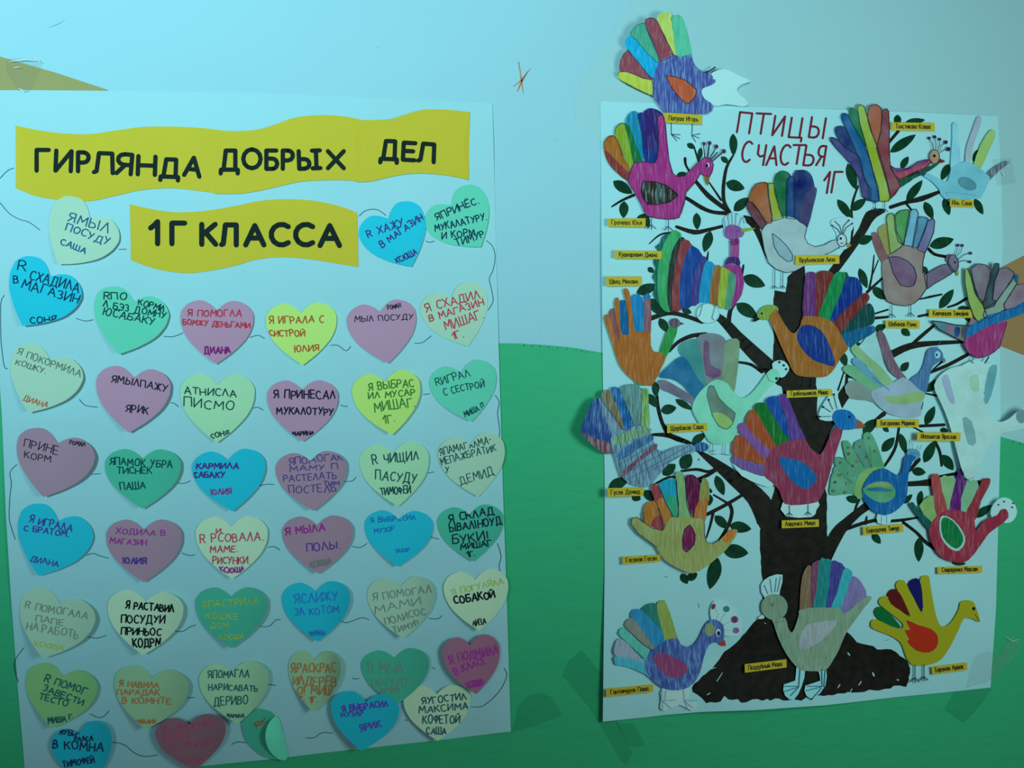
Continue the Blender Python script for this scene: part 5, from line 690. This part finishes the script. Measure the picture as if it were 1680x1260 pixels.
bird('olive yellow open hand with orange thumb and plum eye-shaped wing, left lower branches', C13, 2, None,
 [('feather', (172, 112, 42), [(455, 480), (480, 400), (560, 370), (605, 450), (645, 560), (665, 660), (620, 665), (540, 640), (460, 580)]), ('feather', (142, 62, 72), [(530, 580), (620, 500), (655, 620), (640, 660), (540, 640)]), ('feather', (22, 155, 186), [(610, 230), (650, 170), (720, 155), (775, 180), (805, 400), (800, 540), (750, 530), (680, 400)]), ('feather', (48, 160, 122), [(672, 350), (730, 320), (800, 340), (803, 430), (798, 535), (750, 525)]), ('feather', (152, 62, 67), [(535, 220), (570, 195), (620, 270), (680, 400), (640, 420), (590, 400), (545, 310)]), ('feather', (176, 116, 52), [(585, 375), (650, 345), (730, 520), (670, 610), (630, 490)]), ('feather', (97, 17, 67), [(860, 150), (910, 110), (970, 130), (1005, 200), (1000, 350), (965, 500), (925, 535), (890, 400), (868, 260)]), ('feather', (122, 172, 117), [(770, 110), (810, 80), (850, 110), (872, 300), (905, 470), (940, 560), (790, 545), (790, 300)]), ('feather', (142, 146, 77), [(1020, 210), (1050, 140), (1095, 190), (1105, 300), (1085, 400), (1000, 390)]), ('feather', (176, 112, 52), [(1000, 370), (1092, 350), (1075, 470), (1060, 570), (950, 540)]),
  ('body', (147, 156, 92), [(335, 600), (340, 545), (390, 530), (450, 580), (590, 650), (660, 650), (720, 530), (930, 540), (1050, 560), (1060, 680), (1080, 770), (1140, 790), (1200, 760), (1290, 670), (1340, 650), (1380, 660), (1350, 740), (1270, 850), (1180, 930), (1070, 1020), (940, 1085), (830, 1050), (700, 980), (620, 900), (570, 820), (400, 690)], 'crayon', 1.1), ('thumb', (190, 112, 38), [(1265, 690), (1310, 655), (1370, 655), (1345, 720), (1270, 785), (1235, 750)]), ('wing', (112, 27, 77), [(860, 650), (915, 605), (965, 700), (955, 800), (880, 875), (842, 840), (838, 740)])],
 [outl([(610, 230), (680, 400), (750, 525), (795, 530), (800, 400), (775, 180)], OUTL, 1, None, False), outl([(455, 480), (460, 580), (540, 640), (640, 662), (655, 640), (600, 440)], OUTL, 1, None, False), outl([(590, 830), (400, 690), (335, 600), (340, 545), (390, 530), (460, 585)], OUTL, 1.1, None, False), outl([(860, 650), (915, 605), (965, 700), (955, 800), (880, 875), (842, 840), (838, 740)], (40, 35, 50), 1.1), outl([(868, 140), (880, 400), (925, 530)], OUTL, 1, None, False), outl([(1052, 560), (1055, 720), (1075, 775), (1140, 790), (1200, 760)], TEAL, .9, None, False), outl([(780, 160), (800, 520)], OUTL, .9, None, False)],
 lift=lambda x, y: .0015+.003*sm((y-900)/50))

bf = [((62, 152, 172), [(145, 730), (145, 690), (250, 680), (420, 720), (520, 800), (500, 910), (400, 840), (260, 780), (160, 760)]), ((132, 142, 162), [(145, 600), (180, 540), (260, 590), (350, 700), (400, 750), (250, 700), (145, 680)]), ((77, 166, 152), [(175, 500), (215, 445), (280, 520), (380, 600), (470, 690), (440, 750), (340, 660), (230, 560)]), ((116, 121, 111), [(225, 430), (265, 375), (310, 390), (380, 480), (480, 600), (510, 660), (400, 600), (290, 500)]), ((37, 112, 102), [(365, 300), (420, 255), (490, 255), (505, 340), (540, 450), (580, 560), (470, 450), (380, 330)]), ((37, 126, 172), [(275, 360), (300, 300), (370, 310), (440, 380), (550, 500), (620, 620), (560, 670), (480, 620), (380, 480), (310, 390)]), ((132, 150, 72), [(495, 260), (520, 230), (560, 230), (600, 330), (650, 490), (670, 580), (580, 600), (530, 450), (500, 330)])]
bird('violet-blue pencil peacock with crimson wing and dotted white crest, bottom left', C14, 1, None,
 [('foot_paper', (118, 178, 190), [(540, 950), (770, 950), (750, 1050), (830, 1090), (780, 1140), (680, 1090), (570, 1140), (520, 1120), (530, 1040)], 'paper'), ('crest_paper', (122, 185, 198), [(935, 290), (960, 235), (1000, 225), (1080, 260), (1180, 380), (1190, 470), (1160, 520), (1040, 515), (1000, 440), (940, 380)], 'paper')] + [('feather', c_, q) for c_, q in bf] +
 [('beak', (162, 52, 42), [(1005, 580), (1045, 540), (1062, 606)], 'paper'), ('body', (62, 87, 152), [(430, 660), (560, 560), (660, 540), (690, 590), (740, 610), (800, 590), (850, 520), (880, 450), (930, 390), (990, 390), (1040, 430), (1050, 500), (1040, 565), (970, 575), (920, 600), (880, 700), (850, 820), (800, 910), (720, 960), (620, 970), (540, 950), (450, 880), (400, 780)], 'pencil', .2), ('wing', (127, 57, 97), [(465, 690), (530, 660), (620, 690), (700, 730), (745, 780), (720, 840), (640, 870), (570, 850), (500, 780)], 'crayon', 1.1), ('cheek', (122, 142, 102), E_(930, 470, 42, 55)), ('eye', (180, 215, 225), E_(1000, 495, 20, 32), 'paper'), ('pupil', (25, 30, 70), E_(1003, 500, 14, 20), 'paper'), ('crest_knob', (112, 52, 82), E_(962, 277, 15, 24, 20)), ('crest_knob', (42, 122, 132), E_(1070, 298, 25)), ('crest_knob', (112, 47, 82), E_(1138, 385, 28)), ('crest_knob', (122, 82, 142), E_(1150, 475, 24))],
 [((70, 105, 125), .8, q, 'leg') for q in ([(540, 970), (535, 1050)], [(570, 970), (560, 1050)], [(545, 1055), (650, 1050)], [(545, 1058), (615, 1125)], [(540, 1060), (545, 1130)], [(715, 965), (722, 1050)], [(725, 1052), (825, 1055)], [(725, 1058), (790, 1115)], [(725, 1060), (750, 1128)])] + [((100, 150, 165), .6, q, 'crest_line') for q in ([(985, 385), (1010, 340), (975, 290)], [(1020, 400), (1070, 320)], [(1045, 430), (1115, 395)], [(1050, 470), (1130, 475)])], lift=lambda x, y: .001+.003*sm((1020-x)/20))

qf = [((126, 102, 77), [(445, 490), (455, 300), (480, 180), (530, 130), (550, 250), (545, 400), (555, 480), (450, 500)]), ((116, 62, 92), [(535, 160), (560, 110), (605, 95), (605, 200), (575, 350), (560, 475), (535, 420)]), ((27, 126, 127), [(600, 95), (650, 80), (700, 100), (685, 220), (675, 380), (660, 480), (555, 480), (580, 320)]), ((62, 62, 137), [(700, 110), (750, 105), (805, 150), (775, 280), (725, 400), (700, 480), (655, 480), (680, 300)]), ((52, 166, 176), [(795, 165), (850, 170), (865, 220), (825, 350), (780, 490), (690, 485), (740, 360)]), ((122, 112, 166), [(855, 230), (900, 230), (950, 290), (978, 385), (870, 460), (790, 530), (770, 480), (820, 350)])]
bird('sage green turkey facing left with pale pink wing, standing on the roots', C15, 2, None,
 [('foot_paper', (98, 166, 182), [(420, 940), (490, 960), (460, 1100), (400, 1200), (330, 1170), (320, 1080), (410, 1050)], 'paper'), ('foot_paper', (98, 166, 182), [(590, 960), (655, 950), (650, 1090), (560, 1190), (500, 1170), (490, 1090), (610, 1050)], 'paper'), ('comb', (132, 186, 202), [(138, 290), (200, 225), (310, 208), (290, 330), (270, 380), (165, 390)], 'paper'), ('beak', (140, 180, 170), [(110, 558), (150, 525), (165, 555)], 'paper')] + [('feather', c_, q) for c_, q in qf] +
 [('body', (120, 150, 126), [(445, 490), (550, 470), (690, 470), (775, 480), (800, 520), (900, 440), (990, 375), (1018, 400), (960, 470), (880, 580), (810, 680), (760, 800), (710, 890), (650, 970), (560, 975), (480, 970), (420, 940), (340, 840), (280, 720), (240, 600), (230, 560), (330, 550), (350, 620), (385, 670), (420, 590), (440, 520)], 'crayon', .7), ('wing', (150, 160, 166), [(450, 700), (500, 610), (600, 585), (745, 572), (700, 650), (620, 730), (540, 780), (450, 802), (440, 760)]), ('head', (116, 146, 121), E_(245, 465, 106, 104))],
 [((70, 95, 85), .8, [(245, 590), (300, 580), (318, 570)], 'neck_line'), ((60, 80, 75), 1.2, [(225, 455), (245, 430)], 'eye'), ((60, 80, 75), 1.2, [(215, 435), (235, 460)], 'eye')] + [((60, 90, 125), .9, q, 'comb_line') for q in ([(195, 360), (165, 290)], [(225, 350), (212, 240)], [(250, 345), (262, 235)], [(270, 345), (295, 225)])] + [((45, 85, 105), 1.4, q, 'leg') for q in ([(450, 960), (440, 1090)], [(440, 1095), (330, 1095)], [(440, 1100), (330, 1135)], [(440, 1100), (375, 1170)], [(622, 955), (625, 1090)], [(625, 1095), (505, 1095)], [(620, 1100), (500, 1130)], [(620, 1110), (550, 1190)], [(650, 960), (640, 1100)])])

bird('flat yellow paper hand bird with orange-red wing, bottom right corner', C16, 2, None,
 [('body', (152, 150, 28), [(138, 605), (150, 570), (190, 565), (290, 610), (380, 640), (395, 600), (330, 540), (215, 450), (205, 410), (235, 380), (280, 385), (350, 470), (440, 540), (440, 500), (350, 330), (340, 280), (370, 250), (410, 260), (450, 340), (545, 490), (550, 400), (530, 250), (560, 215), (600, 220), (615, 300), (650, 500), (690, 610), (740, 615), (790, 570), (840, 480), (850, 430), (890, 410), (950, 420), (980, 480), (1008, 583), (950, 560), (880, 555), (840, 640), (770, 780), (700, 880), (620, 920), (540, 930), (460, 920), (420, 860), (400, 800), (370, 740), (290, 690), (160, 640)], 'paper'),
  ('feather', (7, 97, 47), [(168, 500), (200, 462), (250, 480), (330, 560), (382, 632), (300, 618), (200, 560)], 'paper'), ('feather', (87, 20, 22), [(272, 365), (310, 322), (350, 332), (395, 400), (447, 535), (380, 495), (300, 440)], 'paper'), ('feather', (17, 22, 87), [(437, 285), (480, 240), (525, 248), (548, 350), (550, 492), (530, 490), (475, 380)], 'paper'), ('wing', (167, 42, 22), [(420, 568), (520, 610), (620, 640), (672, 700), (665, 780), (600, 827), (500, 810), (430, 740), (447, 722), (408, 650), (455, 645)], 'paper'), ('eye', (20, 20, 25), E_(958, 478, 12, 14), 'paper')],
 [((60, 70, 30), .9, [(968, 522), (1005, 580)], 'beak_line')] + foot(490, 928, 1030, 36, (20, 40, 60), 1.6)+foot(562, 925, 1020, 32, (20, 40, 60), 1.6))

# ---------------- name strips ----------------
TAGC = mat(alb((166, 176, 52), 1110, 195), 'paper'); TINK = mat((.03, .035, .02), 'ink')
tags = [('Папуша Игорь', C1, (655, 1108), (1032, 1132), (1030, 1222), (670, 1206), 'under the headless violet bird above the title'), ('Грачева Юля', C2, (92, 1090), (435, 1085), (432, 1165), (95, 1160), 'under the magenta peacock'), ('Толстикова Ксюша', C3, (605, 250), (955, 255), (958, 320), (605, 315), 'right of the rainbow finger peacock'),
 ('Иль Соня', C3, (1080, 868), (1272, 880), (1272, 942), (1078, 932), 'under the pale blue watercolour hand'), ('Кушнаревич Диана', C4, (170, 425), (637, 432), (634, 512), (168, 505), 'touching the striped peacock on its left'), ('Швец Михаил', C4, (85, 682), (435, 680), (435, 775), (88, 778), 'above the orange hand bird'),
 ('Врублевская Лиза', C5, (605, 912), (1015, 905), (1015, 990), (600, 1000), 'over the breast of the white peacock'), ('Шабанов Рома', C8, (238, 880), (490, 880), (490, 942), (238, 937), 'under the dusty rose turkey'), ('Ключанцев Тимофей', C8, (560, 798), (877, 802), (880, 862), (557, 858), 'above the banded tail of the pink-bodied bird'),
 ('Щербаков Саша', C6, (518, 1062), (810, 1053), (813, 1110), (515, 1128), 'left of the mint green turkey'), ('Грабельников Миша', C7, (580, 1160), (970, 1145), (978, 1205), (582, 1222), 'under the orange bird on the trunk'), ('Богданова Марина', C9, (412, 882), (775, 880), (775, 950), (412, 952), 'under the pastel winged hand bird'),
 ('Ипполитов Ярослав', C9, (760, 995), (1135, 995), (1132, 1070), (758, 1065), 'left of the faded pale hand bird'), ('Гусев Демид', C10, (338, 1085), (692, 1078), (695, 1160), (340, 1173), 'under the plaid turkey'), ('Лященко Миша', C11, (497, 1133), (792, 1125), (793, 1183), (497, 1196), 'on the trunk under the red bird'),
 ('Бородачев Тимур', C12, (268, 845), (588, 822), (594, 885), (272, 912), 'under the bright blue round peacock'), ('Гасанов Гасан', C13, (245, 920), (620, 900), (622, 970), (250, 998), 'left of the olive yellow hand'), ('Спиряденко Максим', C12, (862, 1165), (1218, 1155), (1218, 1210), (865, 1220), 'under the crimson hand bird'),
 ('Гантимуров Паша', C14, (72, 958), (460, 922), (463, 985), (75, 1025), 'at the bottom left beside the violet-blue peacock'), ('Поддубный Маша', C15, (8, 920), (340, 880), (342, 945), (10, 987), 'on the dark roots beside the sage turkey'), ('Баранов Аршак', C16, (622, 940), (903, 905), (906, 965), (628, 1001), 'by the feet of the flat yellow bird')]
for s, c, a, b, d_, e_, where in tags:
    q = cv(c, [a, b, d_, e_]); k = .0060
    if 'plaid' in where or 'faded' in where: k += .0065
    o = sheet('name_strip', dens(q, 14), on2(k), TAGC, None, .0003, 0)
    tag(o, 'yellow printed name strip '+where, 'name strip', 'yellow name strips on the tree poster')
    (ax_, ay_), (bx_, by_), (cx_, cy_), (dx_, dy_) = q; W_ = math.hypot(bx_-ax_, by_-ay_)
    m0 = .1; t0 = .74
    X0, Y0 = ax_+(dx_-ax_)*t0+(bx_-ax_)*m0, ay_+(dy_-ay_)*t0+(by_-ay_)*m0
    X1, Y1 = bx_+(cx_-bx_)*t0-(bx_-ax_)*m0, by_+(cy_-by_)*t0-(by_-ay_)*m0
    ribbon('printed_name', text_lines(s, X0, Y0, X1, Y1, 7.4, 1.05, 0, 0, .24), on2(k+.0004), TINK, o, 4)

# ---------------- clear tape ----------------
def tape(pts, lab, h, col=(150, 175, 150), grid=10):
    x, y = pts[0]
    o = sheet('tape_strip', dens(pts, 12), h, mat(tuple(v*.5 for v in alb(col, x, y)), 'tape'), None, 0, grid)
    return tag(o, lab, 'tape', 'clear tape pieces on the wall')
fl = flat(.0012)
DK = (12, 90, 60)
tape([(848, 1160), (868, 1140), (890, 1136), (908, 1146), (923, 1174), (880, 1190), (839, 1202), (846, 1180)], 'rounded clear tape scrap just right of the garland poster bottom corner', fl, DK)
tape([(922, 1108), (932, 1085), (954, 1066), (970, 1085), (986, 1104), (1012, 1180), (1038, 1236), (1028, 1255), (1020, 1250), (970, 1165)], 'long diagonal clear tape strip between the two posters at the bottom', flat(.0009), DK)
tape([(1010, 1186), (1040, 1186), (1058, 1220), (1046, 1228), (1034, 1224)], 'short clear tape strip under the tree poster left corner', flat(.0015), DK)
tape([(1549, 1164), (1566, 1133), (1628, 1130), (1600, 1168), (1580, 1187)], 'clear tape square under the tree poster right corner', flat(.001), DK)
tape([(6, 97), (20, 94), (60, 96), (68, 104), (48, 152), (30, 150), (8, 118)], 'clear crinkled tape at the top left on the tan wedge', lambda x, y: max(hP1(x, y)+.001, .002), (200, 235, 225))
tape([(1600, 1075), (1622, 1068), (1640, 1072), (1660, 1040), (1676, 1060), (1640, 1105), (1618, 1120), (1585, 1128), (1590, 1105)], 'clear tape over the bottom right corner of the tree poster', lambda x, y: hP2(x, y)+.0012, (150, 190, 175))
tape([(1628, 262), (1660, 258), (1668, 300), (1636, 305)], 'clear tape on the right edge of the tree poster beside the grey finger', lambda x, y: hP2(x, y)+.0012, (190, 220, 215))
# glints on the tape, painted as flat white strokes
GL = mat((.8, .95, .95), 'ink')
for nm, ls, h in (('tape_glint', [([.6, 1.6, .6], [(15, 101), (38, 97.5), (60, 99)]), ([.4, 1.6, .4], [(22, 111), (28, 110), (34, 111)]), ([.5, 1.6, .5], [(29, 144), (38, 149), (46, 149)]), ([.5, 1.2, .4], [(32, 146), (38, 150), (41, 153)]), ([.4, 1, .3], [(57, 95), (63, 98), (68, 103)])], lambda x, y: max(hP1(x, y)+.0016, .003)),
                  ('tape_glint', [([.5, 2.2, .5], [(1641, 279), (1645, 284), (1648, 290)]), ([.5, 1.6, .5], [(1588, 1124), (1592, 1125), (1596, 1124)]), ([.4, 1, .4], [(1650, 1045), (1662, 1052), (1671, 1049)])], lambda x, y: hP2(x, y)+.002)):
    tag(ribbon(nm, ls, h, GL, None, 5), 'painted white glints on the tape, '+('top left corner' if ls[0][1][0][0] < 100 else 'right side of the tree poster'), 'painted glint')
